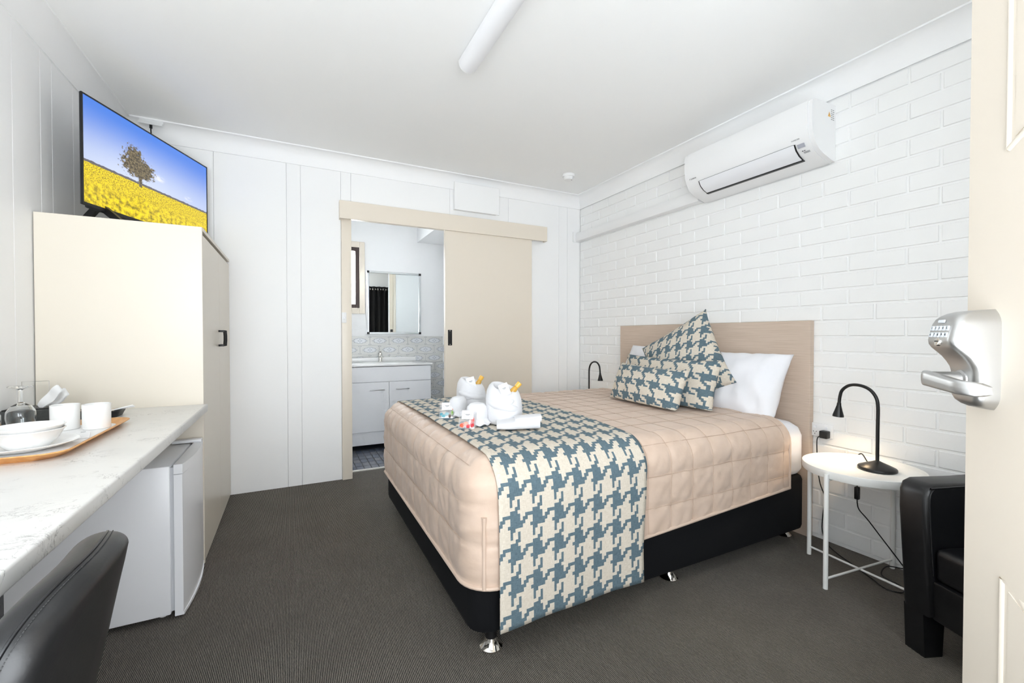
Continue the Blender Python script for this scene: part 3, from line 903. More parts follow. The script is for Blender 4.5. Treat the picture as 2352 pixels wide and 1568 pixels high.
text_mesh('INVERTER', .0095, INK, 'logo', ac, acface(AY0 + .085, (-.2105, -.05), (-.35, 1)))
box('display', (-.018, .018, -.011, .011, 0, .0012), mat('grey_display', (176, 178, 188), .4), ac, M=acface(AY0 + .065, (-.193, -.083), (-.6, .8)))
for k_, (dx_, dy_) in enumerate(((-.006, -.02), (.004, -.02))):
    box('button', (dx_ - .003, dx_ + .003, dy_ - .002, dy_ + .002, 0, .001), INKD, ac, M=acface(AY0 + .062, (-.186, -.0905), (-.62, .78)))
for k_ in range(3):
    box('print_line', (-.016, .014, -.0008 - .004 * k_, .0008 - .004 * k_, 0, .0006), INK, ac, M=acface(AY0 + .052, (-.165, -.110), (-.75, .6)))
LM = frame((-.058, AY0 - .0002, .082), (1, 0, 0), (0, 0, 1))
wt = MB().add([(-.016, -.012, 0), (.010, -.012, 0), (-.003, .014, 0), (-.016, -.012, .0004), (.010, -.012, .0004), (-.003, .014, .0004)], [(2, 1, 0), (3, 4, 5), (0, 1, 4, 3), (1, 2, 5, 4), (2, 0, 3, 5)], LM)
wt = wt.build('warning_label', mat('amber_label', (224, 172, 84), .5), ac)
text_mesh('!', .016, INKD, 'mark', wt, LM @ Matrix.Translation((-.003, -.003, .0005)))
lb = MB()
for i in range(6):
    for j in range(2):
        lb.box(.014 + j * .016, .027 + j * .016 - random.uniform(0, .004), -.024 + i * .010, -.0205 + i * .010, 0, .0004, M=LM)
lb.build('printed_text', INK, ac)
# pipe cover running to the corner
dc = thing('pipe_cover', (XB - .002, 2.86, 2.10), 'white pipe cover from the air conditioner to the corner', 'duct')
pc = [(0, .045), (-.03, .045), (-.052, .036), (-.06, .018), (-.06, -.03), (-.054, -.042), (-.04, -.046), (0, -.046)]
MB().prism(pc, -.73, YB - 2.86 - .001, 'y').build('cover', WHITEP, dc, ang=40)
MB().box(-.085, -.0, YB - 2.86 - .012, YB - 2.86 - .001, -.050, .050, r=.003).build('end_flange', WHITEP, dc)
# power outlet
po = thing('power_outlet', (XB - .001, 1.352, .603), 'white double power outlet beside the headboard', 'power outlet')
box('plate', (-.012, .0, -.058, .058, -.038, .036), WHITEP, po, r=.004)
for y in (-.028, .03): box('switch', (-.0155, -.012, y - .007, y + .007, .008, .022), WHITEG, po, r=.001, seg=1)
sk = MB()
for y0_ in (.03,):
    for dy_, dz_, an in ((-.007, .0, 30), (.007, 0, -30), (0, -.012, 0)):
        sk.box(-.0124, -.0119, -.0012, .0012, -.004, .004, M=Matrix.Translation((0, y0_ + dy_, dz_ - .012)) @ Matrix.Rotation(R(an), 4, 'X'))
sk.build('socket_slots', BLACKP, po)

# ------------------------------------------------------------------ bed
BXF, BXH, BYN, BYF = .552, 2.505, 1.374, 2.925
bb = thing('divan_bed', (1.55, 2.15, 0), 'black upholstered divan bed on chrome footed legs', 'bed')
def plan(x0, x1, y0, y1, r, n=6):
    P = []
    for cx, cy, a0 in ((x1 - r, y1 - r, 0), (x0 + r, y1 - r, 90), (x0 + r, y0 + r, 180), (x1 - r, y0 + r, 270)):
        for i in range(n + 1):
            a = R(a0 + 90 * i / n); P.append((cx + r * math.cos(a), cy + r * math.sin(a)))
    return P
def puff(name, P, zs, m, parent, ctr):
    """stack of outlines scaled inwards: zs = [(z, inset)]"""
    mb = MB(); n = len(P)
    cx = sum(p[0] for p in P) / n; cy = sum(p[1] for p in P) / n
    hx = max(p[0] for p in P) - cx; hy = max(p[1] for p in P) - cy
    V = [((p[0] - cx) * (hx - i) / hx + cx - ctr[0], (p[1] - cy) * (hy - i) / hy + cy - ctr[1], z) for z, i in zs for p in P]
    F = [(j * n + i, j * n + (i + 1) % n, (j + 1) * n + (i + 1) % n, (j + 1) * n + i) for j in range(len(zs) - 1) for i in range(n)]
    F += [tuple(reversed(range(n))), tuple((len(zs) - 1) * n + i for i in range(n))]
    return mb.add(V, F).build(name, m, parent)
puff('base', plan(BXF, BXH, BYN, BYF, .075), [(.076, .012), (.082, .003), (.094, 0), (.34, 0), (.356, .004), (.364, .014)], BASEF, bb, (1.55, 2.15))
for x, y in ((.634, 1.418), (1.548, 1.452), (2.455, 1.478), (.80, 2.80), (1.548, 2.80), (2.40, 2.80)):
    M = Matrix.Translation((x - 1.55, y - 2.15, 0))
    lg = MB().lathe([(.021, .035), (.021, .078)], 16, M=M).build('leg', BLACKP, bb)
    MB().lathe([(.036, 0), (.041, .003), (.041, .008), (.036, .013), (.027, .024), (.023, .034), (.021, .04)], 28, M=M).build('foot', CHROME, lg)
ms = thing('mattress', (1.55, 2.15, .366), 'white sheeted mattress on the black bed base', 'mattress')
puff('sheet', plan(.575, 2.525, 1.388, 2.912, .08), [(0, .03), (.005, .012), (.03, 0), (.21, 0), (.25, .012), (.275, .04), (.287, .085), (.290, .16)], LINEN, ms, (1.55, 2.15))
hd = thing('headboard', (2.57, 2.175, 0), 'beige wood grain headboard panel against the brick wall', 'headboard')
box('board', (-.016, .0205, -.778, .778, .0, 1.203), HEADB, hd, r=.0015, seg=1)

# quilted coverlet --------------------------------------------------
CX0, CY0, CY1, CR, CZ, CXH = .532, 1.347, 2.953, .115, .682, 2.285
hem = lambda x: .252 + max(0, x - .6) * .05
PER = .1315
def lines(v): 
    a = abs(math.sin(math.pi * v / PER)); return min(1, a * 1.5) ** .5
qv, qf, quv, qtag = [], [], [], []
def patch(fn, nu, nv):
    b0 = len(qv)
    for j in range(nv + 1):
        for i in range(nu + 1):
            p, uv_ = fn(i / nu, j / nv); qv.append(p); quv.append(uv_)
    for j in range(nv):
        for i in range(nu):
            qf.append((b0 + j * (nu + 1) + i, b0 + j * (nu + 1) + i + 1, b0 + (j + 1) * (nu + 1) + i + 1, b0 + (j + 1) * (nu + 1) + i))
ARC = CR * math.pi / 2
def prof_(v, hz):
    """v 0..1 from top inset line to hem; returns (outward d, z, down length)"""
    L = ARC + (CZ - CR - hz); q = v * L
    if q < ARC:
        a = q / CR; return CR * math.sin(a), CZ - CR + CR * math.cos(a), q
    return CR, CZ - CR - (q - ARC), q
def crown(x, y):
    return .012 * max(0, 1 - ((y - 2.15) / .69) ** 2) * min(1, max(0, (x - .67) / .2))
def top_(u, v):
    x = CX0 + CR + (CXH - CX0 - CR) * u; y = CY0 + CR + (CY1 - CY0 - 2 * CR) * v
    return (x, y, CZ + crown(x, y)), (x, y, 0)
def near_(u, v):
    x = CX0 + CR + (CXH - CX0 - CR) * u; d, z, q = prof_(v, hem(x))
    return (x, CY0 + CR - d, z), (x, q + .045, 1)
def far_(u, v):
    x = CX0 + CR + (CXH - CX0 - CR) * u; d, z, q = prof_(v, hem(x))
    return (x, CY1 - CR + d, z), (x, q + .045, 1)
def foot_(u, v):
    y = CY0 + CR + (CY1 - CY0 - 2 * CR) * u; d, z, q = prof_(v, hem(.55) )
    return (CX0 + CR - d, y, z), (y, q + .045, 1)
def corner(cx, cy, a0):
    def f(u, v):
        a = R(a0 + 90 * u); d, z, q = prof_(v, hem(.56))
        return (cx + d * math.cos(a), cy + d * math.sin(a), z), (.05 + u * .03, q + .045, 1)
    return f
NX, NY, NV = 150, 122, 44
patch(top_, NX, NY); patch(near_, NX, NV); patch(far_, NX, NV // 2); patch(foot_, NY, NV)
patch(corner(CX0 + CR, CY0 + CR, 180), 14, NV); patch(corner(CX0 + CR, CY1 - CR, 90), 14, NV)
me = bpy.data.meshes.new('coverlet')
me.from_pydata(qv, [], qf)
bm = bmesh.new(); bm.from_mesh(me)
lay = bm.verts.layers.float_vector.new('q')
bm.verts.ensure_lookup_table()
for i, v in enumerate(bm.verts): v[lay] = quv[i]
bmesh.ops.remove_doubles(bm, verts=bm.verts, dist=.0008)
bmesh.ops.recalc_face_normals(bm, faces=bm.faces)
bm.normal_update()
nr = [f for f in bm.faces if f.calc_center_median().z > CZ - .002]
if nr and nr[0].normal.z < 0: bmesh.ops.reverse_faces(bm, faces=bm.faces); bm.normal_update()
for v in bm.verts:
    a, b_, k_ = v[lay]
    if k_ < .5:
        h = lines(a) * lines(b_ - .02) * .0045
        h += .003 * nz((v.co.x * 9, v.co.y * 9, 0))
    else:
        h = lines(a) * lines(b_) * .0075
        wr_ = nz((a * 60 + b_ * 40, b_ * 14, 3)) * .0035 + nz((a * 26 + b_ * 20, b_ * 9, 9)) * .003
        h += wr_ * min(1, b_ / .15)
        h += .006 * nz((a * 5, b_ * 3, 5))
    v[lay] = v.co + v.normal * h
for v in bm.verts: v.co = v[lay]
bm.to_mesh(me); bm.free()
me.polygons.foreach_set('use_smooth', [True] * len(me.polygons))
me.materials.append(QUILT)
cov = thing('quilted_coverlet', (1.42, 2.15, .262), 'pinkish beige quilted coverlet spread over the bed', 'coverlet')
me.transform(Matrix.Translation((-1.42, -2.15, -.262)))
co = bpy.data.objects.new('quilt', me); COL.objects.link(co); co.parent = cov
stt = MB()
def on_top(x, y): return (x, y, CZ + crown(x, y) + .0026 + .003 * nz((x * 9, y * 9, 0)))
def qoff(a, b_): return ((nz((a * 60 + b_ * 40, b_ * 14, 3)) * .0035 + nz((a * 26 + b_ * 20, b_ * 9, 9)) * .003) * min(1, b_ / .15) + .006 * nz((a * 5, b_ * 3, 5)))
def side(a, q, which):
    hz_ = hem(a) if which != 'foot' else hem(.55)
    L = ARC + CZ - CR - hz_
    d, z, _ = prof_(min(1, q / L), hz_); o = qoff(a, q + .045) + .0032
    if q < ARC: t = q / CR; oy, oz = math.sin(t) * o, math.cos(t) * o
    else: oy, oz = o, 0
    if which == 'near': return (a, CY0 + CR - d - oy, z + oz)
    return (CX0 + CR - d - oy, a, z + oz)
SR = .0014
k0 = math.ceil((CX0 + CR) / PER)
for k_ in range(k0, int(CXH / PER) + 1):
    x = k_ * PER
    stt.tube([side(x, (ARC + CZ - CR - hem(x)) * i / 30, 'near') for i in range(31)], SR, 4)
    stt.tube([on_top(x, CY0 + CR + (CY1 - CY0 - 2 * CR) * i / 40) for i in range(41)], SR * .6, 4)
for k_ in range(1, 4):
    q = k_ * PER - .045
    xs = [CX0 + CR + (CXH - CX0 - CR) * i / 60 for i in range(61)]
    stt.tube([side(x, q, 'near') for x in xs if q < ARC + CZ - CR - hem(x)], SR, 4)
    stt.tube([side(CY0 + CR + (CY1 - CY0 - 2 * CR) * i / 60, q, 'foot') for i in range(61)], SR, 4)
for k_ in range(math.ceil((CY0 + CR) / PER), int((CY1 - CR) / PER) + 1):
    y = k_ * PER
    if CY0 + CR < y + .02 < CY1 - CR: stt.tube([on_top(CX0 + CR + (CXH - CX0 - CR) * i / 60, y + .02) for i in range(61)], SR * .6, 4)
stt.v = [(p[0] - 1.42, p[1] - 2.15, p[2] - .262) for p in stt.v]
sto_ = stt.build('stitching', QSEAM, cov); sto_['kind'] = 'stuff'
# hem piping along the open edges
def hp_(pts): return [(p[0] - 1.42, p[1] - 2.15, p[2] - .262) for p in pts]
pts = [(CXH, CY0 - .004, hem(CXH))] + [(CX0 + CR + (CXH - CX0 - CR) * (1 - i / 20), CY0 - .004, hem(CX0 + CR + (CXH - CX0 - CR) * (1 - i / 20))) for i in range(1, 21)]
pts += [(CX0 + CR + (CR + .004) * math.cos(R(270 - 90 * i / 8)), CY0 + CR + (CR + .004) * math.sin(R(270 - 90 * i / 8)), hem(.56)) for i in range(1, 9)]
pts += [(CX0 - .004, CY0 + CR + (CY1 - CY0 - 2 * CR) * i / 12, hem(.55)) for i in range(1, 13)]
MB().tube(hp_(pts), .008, 8).build('hem', QUILT, cov)
hpts = [(CXH, CY0 + CR - prof_(v / 16, hem(CXH))[0] - (.003 if v else 0), prof_(v / 16, hem(CXH))[1]) for v in range(16, -1, -1)]
hpts += [(CXH, CY0 + CR + (CY1 - CY0 - 2 * CR) * i / 16, CZ + crown(CXH, CY0 + CR + (CY1 - CY0 - 2 * CR) * i / 16)) for i in range(1, 17)]
MB().tube(hp_(hpts), .007, 8).build('hem', QUILT, cov)
# tailored corner seam with its pleat
cs = []
for v in range(8, 17):
    d, z, q = prof_(v / 16, hem(.56)); a = R(238)
    cs.append((CX0 + CR + (d + .0085) * math.cos(a), CY0 + CR + (d + .0085) * math.sin(a), z))
MB().tube(hp_(cs), [.010] + [.0075] * 8, 8).build('corner_seam', QUILT, cov)

# houndstooth runner ------------------------------------------------
RO = .012
rn = MB(); rn.uv = []
path = []
zb = .125
L0 = CZ - CR - zb
def runner_pt(t):
    """t: length from the near bottom hem upwards, over and down the far side"""
    R1 = CR + RO; A1 = R1 * math.pi / 2; W = CY1 - CY0 - 2 * CR
    if t < L0: return (CY0 - RO, zb + t)
    t2 = t - L0
    if t2 < A1:
        a = t2 / R1; return (CY0 + CR - R1 * math.cos(a), CZ - CR + R1 * math.sin(a))
    t3 = t2 - A1
    if t3 < W: return (CY0 + CR + t3, CZ + RO + .011 * max(0, 1 - ((CY0 + CR + t3 - 2.15) / .69) ** 2))
    t4 = t3 - W
    if t4 < A1:
        a = t4 / R1; return (CY1 - CR + R1 * math.sin(a), CZ - CR + R1 * math.cos(a))
    return (CY1 + RO, CZ - CR - (t4 - A1))
TL = L0 * 2 + (CR + RO) * math.pi + (CY1 - CY0 - 2 * CR)
nu_, nv_ = 36, 150
for j in range(nv_ + 1):
    t = TL * j / nv_
    y, z = runner_pt(t)
    for i in range(nu_ + 1):
        u = i / nu_
        e = min(1, max(0, (t - L0 * .3) / .9))
        xl = .622 - .004 * e; xr = 1.262 + .085 * e
        x = xl + (xr - xl) * u
        dy = -.010 * min(1, max(0, (L0 + .12 - t) / .2))
        if t < L0:
            dy -= .010 * (1 - t / L0) * (.4 + .6 * math.sin(u * 7.5 + .6)) + .002 * math.sin(u * 15 + t * 6)
        dz = .003 * nz((x * 6, t * 5, 1)) if L0 < t else 0
        dzb = -.014 * (1 - u) ** 2 * (1 - min(1, t / .12)) + .004 * math.sin(u * 9) * (1 - min(1, t / .1))
        rn.v.append((x - .95, y + dy - 2.15, z + dz + dzb - zb)); rn.uv.append((x - .01, t + .012))
rn.f = [(j * (nu_ + 1) + i, j * (nu_ + 1) + i + 1, (j + 1) * (nu_ + 1) + i + 1, (j + 1) * (nu_ + 1) + i) for j in range(nv_) for i in range(nu_)]
rt = thing('bed_runner', (.95, 2.15, zb), 'blue and cream houndstooth runner draped across the foot of the bed', 'bed runner')
ro_ = rn.build('cloth', HOUND, rt, fix=False)
so = ro_.modifiers.new('thickness', 'SOLIDIFY'); so.thickness = .003; so.offset = 1

# cushions and pillows -------------------------------------------------
def cushion_mesh(w_, h_, t_, m, name, seed, k=.10, uvrot=0, uvo=(0, 0), n=30, pw=.42, wr=.006, sag=0.0, uvs=1.0):
    mb = MB(); mb.uv = []
    for sgn in (1, -1):
        b0 = len(mb.v)
        for j in range(n + 1):
            for i in range(n + 1):
                u = math.sin((2 * i / n - 1) * math.pi / 2) * .35 + (2 * i / n - 1) * .65
                v = math.sin((2 * j / n - 1) * math.pi / 2) * .35 + (2 * j / n - 1) * .65
                x = w_ / 2 * u * (1 - k * u * u * (1 - v * v))
                y = h_ / 2 * v * (1 - k * v * v * (1 - u * u))
                e = max(0, (1 - u * u) * (1 - v * v))
                z = t_ / 2 * e ** pw * (1 + .25 * sag * (-v))
                z += wr * nz((x * 11 + seed, y * 11, seed)) * e ** .3 + wr * .7 * nz((x * 25 + seed, y * 9, seed + 4)) * e ** .2
                mb.v.append((x, y, sgn * max(z, 0) + .004 * nz((x * 7, y * 7, seed + 9)))) 
                c, s_ = math.cos(uvrot), math.sin(uvrot)
                mb.uv.append((uvs * (x * c - y * s_) + uvo[0], uvs * (x * s_ + y * c) + uvo[1]))
        F = [(b0 + j * (n + 1) + i, b0 + j * (n + 1) + i + 1, b0 + (j + 1) * (n + 1) + i + 1, b0 + (j + 1) * (n + 1) + i) for j in range(n) for i in range(n)]
        if sgn < 0: F = [tuple(reversed(f)) for f in F]
        mb.f += F
    me = mb.mesh(name, m, fix=False, ang=80)
    bm = bmesh.new(); bm.from_mesh(me)
    bmesh.ops.remove_doubles(bm, verts=bm.verts, dist=.0006)
    bm.to_mesh(me); bm.free()
    return me
def place(name, me, M, label, cat, group=None):
    zmin = .662 if name == 'pillow' else .699
    Mi = M.inverted()
    for v in me.vertices:
        p_ = M @ v.co
        if p_.z < zmin + .02:
            p_.z = zmin + .02 * math.exp((p_.z - zmin - .02) / .06)
            v.co = Mi @ p_
        if p_.x > 2.548: p_.x = 2.548; v.co = Mi @ p_
    o = bpy.data.objects.new(name, me); COL.objects.link(o); o.matrix_world = M
    return tag(o, label, cat, group)
# white pillows leaning on the headboard
place('pillow', cushion_mesh(.72, .42, .22, LINEN, 'pillow', 3, k=.06, pw=.42, wr=.024), frame((2.39, 1.80, .825), (0, -1, 0), (.42, 0, .90)), 'white pillow leaning on the headboard nearest the lamp table in front', 'pillow', 'white bed pillows')
place('pillow', cushion_mesh(.66, .42, .20, LINEN, 'pillow', 13, k=.06, pw=.42, wr=.024), frame((2.42, 2.40, .845), (0, -1, 0), (.36, 0, .93)), 'white pillow mostly hidden behind the tall houndstooth cushion', 'pillow', 'white bed pillows')
# tall square houndstooth cushion standing on its corner
T = Vector((2.40, 1.955, 1.312)); Lc = Vector((2.27, 2.40, 1.037)); Rc = Vector((2.285, 1.635, .838))
ctr = (Lc + Rc) / 2
ex = (Rc - T); ey = (T - Lc)
place('square_cushion', cushion_mesh(.545, .53, .19, HOUND, 'square_cushion', 21, k=.09, uvrot=R(-71), uvo=(.03, .05), uvs=1.15), frame(ctr, ex, ey), 'square houndstooth cushion standing on its corner against the pillows', 'cushion', 'houndstooth cushions')
place('lumbar_cushion', cushion_mesh(.80, .33, .18, HOUND, 'lumbar_cushion', 31, k=.08, uvrot=R(90), uvo=(.02, .03), sag=.4), frame((2.105, 2.015, .822), (-.04, -1, -.01), (.24, 0, 1)), 'long houndstooth lumbar cushion behind the small front cushion', 'cushion', 'houndstooth cushions')
place('small_cushion', cushion_mesh(.60, .28, .16, HOUND, 'small_cushion', 41, k=.07, uvrot=R(90), uvo=(.06, .01), sag=.4), frame((1.94, 2.01, .800), (-.05, -1, -.02), (.38, 0, 1)), 'small houndstooth cushion lying foremost on the bed', 'cushion', 'houndstooth cushions')

# ------------------------------------------------------------------ towels, bottles and sweets on the runner
TZ = .7065
def blob(prof, seg, amp, seed, M=None, sx=1.0, sy=1.0, tilt=(0, 0), twist=0.0):
    mb = MB().lathe(prof, seg, sx=sx, sy=sy)
    out_ = []
    for p in mb.v:
        v = Vector(p); a = math.atan2(v.y, v.x)
        d = amp * (nz((v.x * 22 + seed, v.y * 22, v.z * 22)) + .6 * math.sin(a * 2 + v.z * twist + seed))
        rr = math.hypot(v.x, v.y)
        if rr > 1e-5: v.x += v.x / rr * d; v.y += v.y / rr * d
        if v.z > .02: v.z += amp * .7 * nz((v.x * 18, v.y * 18, seed)) + (tilt[0] * v.x + tilt[1] * v.y) * min(1, v.z / .12)
        out_.append(M @ v if M else v)
    mb.v = [tuple(v) for v in out_]
    return mb
def rolled_towel(loc, rz, s, label, fl):
    t = thing('rolled_towel', loc, label, 'towel', rz, 'rolled bath towels on the runner')
    P = [(0, 0), (.058, 0), (.072, .005), (.082, .025), (.086, .06), (.085, .10), (.080, .135), (.072, .158), (.062, .172), (.053, .176), (.045, .172), (.039, .160), (.035, .13), (0, .12)]
    P = [(r_ * s, z_ * s) for r_, z_ in P]
    blob(P, 48, .0045 * s, fl, tilt=(-.16, .34), twist=10).build('outer_roll', TOWEL, t, ang=80)
    blob([(0, .09 * s), (.031 * s, .09 * s), (.033 * s, .155 * s), (.027 * s, .172 * s), (.016 * s, .170 * s), (0, .155 * s)], 32, .003, fl + 2, tilt=(-.16, .34)).build('inner_coil', TOWEL, t, ang=80)
    # soft loose layers wrapped round the roll
    for k_, (a0, a1, z0, z1, rr) in enumerate(((150, 330, .118, .070, .020), (175, 300, .070, .118, .016))):
        pts_ = []
        for i in range(25):
            u = i / 24; a = R(a0 + (a1 - a0) * u)
            r_ = (.0735 - .010 * (2 * u - 1) ** 2 + .003 * nz((u * 6, k_, fl))) * s
            pts_.append((r_ * math.cos(a), r_ * math.sin(a), (z0 + (z1 - z0) * u) * s))
        MB().tube(pts_, [max(.004, rr * s * (max(0, 1 - (2 * i / 24 - 1) ** 4)) ** .5) for i in range(25)], 14).build('loose_fold', TOWEL, t, ang=80)
    return t
ta = rolled_towel((.880, 2.225, TZ), R(15), .95, 'rolled white towel holding a bottle, nearer the sliding door', 3)
tb = rolled_towel((.893, 1.845, TZ), R(-10), .98, 'rolled white towel holding a bottle, beside the loose folded towel', 7)
def bottle(base, tip, label):
    base = Vector(base); tip = Vector(tip); ax = (tip - base)
    L = ax.length
    M = frame(base, ax.cross(Vector((0, 1, .2))), Vector((0, 1, .2)))
    z = ax.normalized(); x = z.orthogonal().normalized(); y = z.cross(x)
    M = Matrix((x, y, z)).transposed().to_4x4()
    t = thing('toiletry_bottle', base, label, 'bottle', group='amber toiletry bottles in the towels')
    MB().lathe([(0, 0), (.012, .0), (.014, .004), (.014, L * .62), (.011, L * .72), (.0085, L * .76)], 20, M=M).build('bottle_body', AMBER, t)
    MB().lathe([(.0095, L * .76), (.0115, L * .77), (.0125, L * .9), (.0125, L * .985), (.010, L), (0, L)], 20, M=M).build('cap', GOLDC, t)
bottle((.880, 2.205, TZ + .105), (.928, 2.190, TZ + .192), 'amber bottle with round cap in the towel nearer the sliding door')
bottle((.886, 1.825, TZ + .110), (.955, 1.800, TZ + .192), 'amber bottle with round cap in the towel beside the loose folded towel')
def sachet(ctr_, ex_, ey_, w_, h_, label):
    M = frame(ctr_, ex_, ey_)
    mb = MB()
    def f(u, v):
        return M @ Vector((w_ * (u - .5), h_ * (v - .5), .0045 * (math.sin(u * math.pi) * math.sin(v * math.pi)) ** .6))
    def g(u, v):
        return M @ Vector((w_ * (u - .5), h_ * (v - .5), -.0005 - .003 * (math.sin(u * math.pi) * math.sin(v * math.pi)) ** .6))
    mb.grid(f, 10, 10).grid(g, 10, 10)
    o = mb.build('soap_sachet', SACH)
    tag(o, label, 'sachet', 'soap sachets in the towels')
    MB().box(-.009, .009, -.0012, .0012, 0, .0003).box(-.006, .006, -.0052, -.0034, 0, .0003).build('print', INK, o).matrix_local = M @ Matrix.Translation((0, h_ * .12, .0050))
sachet((.858, 2.178, TZ + .160), (.9, -.3, .25), (-.25, .45, .85), .045, .062, 'silver soap sachet in the towel nearer the sliding door')
sachet((.868, 1.788, TZ + .166), (.9, -.25, .35), (-.35, .35, .85), .045, .055, 'silver soap sachet in the towel beside the loose folded towel')
def face_cloth(loc, rz, s, label, sd):
    t = thing('face_cloth', loc, label, 'face cloth', rz, 'small folded face cloths')
    blob([(0, 0), (.038 * s, 0), (.047 * s, .006), (.05 * s, .03), (.049 * s, .06 * s), (.044 * s, .082 * s), (.030 * s, .096 * s), (.014 * s, .1 * s), (0, .096 * s)], 32, .004, sd, sy=.82, twist=22).build('roll', TOWEL, t, ang=60)
    def fan(u, v):
        a = R(-150 + 200 * u)
        r_ = (.036 + .028 * v) * s
        return (r_ * math.cos(a), r_ * math.sin(a) * .9, .034 * (1 - v) * s + .004 + .008 * v * (1 + math.sin(u * 34)) * .5)
    m_ = MB().grid(fan, 48, 6).build('fanned_edge', TOWEL, t, fix=False)
    so_ = m_.modifiers.new('thickness', 'SOLIDIFY'); so_.thickness = .003
face_cloth((.762, 2.115, TZ), R(20), 1.02, 'small white face cloth behind the bag of green and orange sweets', 5)
face_cloth((.762, 1.862, TZ), R(-15), 1.04, 'small white face cloth behind the bag of red sweets', 11)
# loose folded towel
ft = thing('folded_towel', (.905, 1.715, TZ), 'flat folded white towel beside the right rolled towel', 'towel', R(-24))
def fold(u, v):
    a = v * 2 * math.pi
    x = -.10 + .19 * u
    h_ = .016 + .012 * u
    sg = lambda q: (abs(q) ** .6) * (1 if q > 0 else -1)
    return (x, (.052 + .01 * math.sin(u * 5)) * sg(math.cos(a)), h_ + (h_ - .001) * sg(math.sin(a)) + (.004 * nz((x * 30, math.cos(a), 2)) if math.sin(a) > 0 else 0))
fm = MB().grid(fold, 26, 24)
fm.f.append(tuple(27 * j for j in range(24))); fm.f.append(tuple(26 + 27 * j for j in range(24)))
fm.build('layers', TOWEL, ft, ang=60)
def fold2(u, v): 
    p = fold(u * .62 + .36, v); return (p[0] + .012, p[1] * .82 + .006, p[2] * .55 + .030)
fm = MB().grid(fold2, 20, 24)
fm.f.append(tuple(21 * j for j in range(24))); fm.f.append(tuple(20 + 21 * j for j in range(24)))
fm.build('top_fold', TOWEL, ft, ang=60)
# bags of sweets
def candy_bag(loc, ex_, ey_, cols, label):
    M = frame((0, 0, 0), ex_, ey_)
    t = thing('sweet_bag', loc, label, 'sweet bag', group='bags of sweets')
    W_, H_ = .078, .088
    def pz(u, v): return .008 * (max(0, 1 - abs(2 * u - 1) ** 3) * max(0, 1 - abs(2 * v - 1) ** 3)) ** .6
    mb = MB()
    mb.grid(lambda u, v: M @ Vector((W_ * (u - .5), H_ * v, .0035 + pz(u, v))), 12, 12)
    mb.grid(lambda u, v: M @ Vector((W_ * (u - .5), H_ * v, .0035 - .4 * pz(u, v))), 12, 12)
    mb.build('pouch', FILM, t)
    for i, (cx, cy, rx, ry, c) in enumerate(cols):
        m = mat('sweet_%s' % '_'.join(map(str, c)), c, .25)
        MB().lathe([(0, -1), (.5, -.86), (.86, -.5), (1, 0), (.86, .5), (.5, .86), (0, 1)], 14, M=M @ Matrix.Translation((cx, cy, .0055)) @ Matrix.Diagonal((rx, ry, .0048, 1))).build('sweet', m, t)
    card = box('card', (-.026, .026, .042, .084, .0118, .0124), PAPER, t, M=M)
    MB().add(*torus(.0165, .0004, (0, 0, 0))).build('ring_print', INK, card).matrix_local = M @ Matrix.Translation((0, .063, .0127))
    MB().box(-.011, .011, -.001, .001, 0, .0003).box(-.007, .007, -.0045, -.003, 0, .0003).build('print', INKD, card).matrix_local = M @ Matrix.Translation((0, .065, .0126))
candy_bag((.688, 2.075, TZ - .001), (.93, -.36, 0), (.22, .55, .80), [(-.015, .014, .013, .01, (96, 170, 182)), (.0, .024, .011, .009, (120, 190, 200)), (.014, .013, .008, .012, (92, 70, 58)), (.025, .03, .007, .014, (128, 172, 72)), (.029, .058, .007, .014, (240, 120, 40)), (-.027, .022, .008, .01, (84, 160, 176))], 'clear bag of green and orange sweets on the runner')
candy_bag((.690, 1.805, TZ - .001), (.86, -.50, .0), (.30, .50, .81), [(-.02, .016, .013, .012, (235, 92, 60)), (-.005, .024, .011, .01, (244, 150, 110)), (.006, .012, .012, .01, (214, 60, 70)), (.022, .018, .011, .014, (206, 52, 62)), (.024, .04, .008, .015, (222, 70, 64)), (.012, .03, .006, .014, (246, 236, 232))], 'clear bag of red striped sweets on the runner')

# ------------------------------------------------------------------ bedside tables and lamps
def side_table(loc, label):
    t = thing('bedside_table', loc, label, 'side table', group='round white tray tables')
    MB().lathe([(0, .500), (.212, .500), (.221, .503), (.224, .520), (.226, .521), (.228, .520), (.228, .490), (.225, .486), (0, .486)], 56).build('tray', WHITEM, t)
    for k in range(4):
        a = R(84 + 90 * k); c, s_ = math.cos(a), math.sin(a)
        MB().tube([(.238 * c, .238 * s_, 0), (.238 * c, .238 * s_, .508)], .0100, 14).build('leg', WHITEM, t)
    for k in range(2):
        a = R(84 + 90 * k); c, s_ = math.cos(a) * .232, math.sin(a) * .232
        MB().tube([(c, s_, .040 + .004 * k), (-c, -s_, .040 + .004 * k)], .0050, 10).build('crossbar', WHITEM, t)
    for k in range(4):
        a = R(84 + 90 * k); c, s_ = math.cos(a), math.sin(a)
        MB().tube([(.232 * c, .232 * s_, .478), (.14 * c, .14 * s_, .4855)], .0035, 8).build('bracket', WHITEM, t)
    return t
side_table((2.338, 1.052, 0), 'round white tray table beside the black armchair')
side_table((2.338, 3.235, 0), 'round white tray table on the far side of the bed')
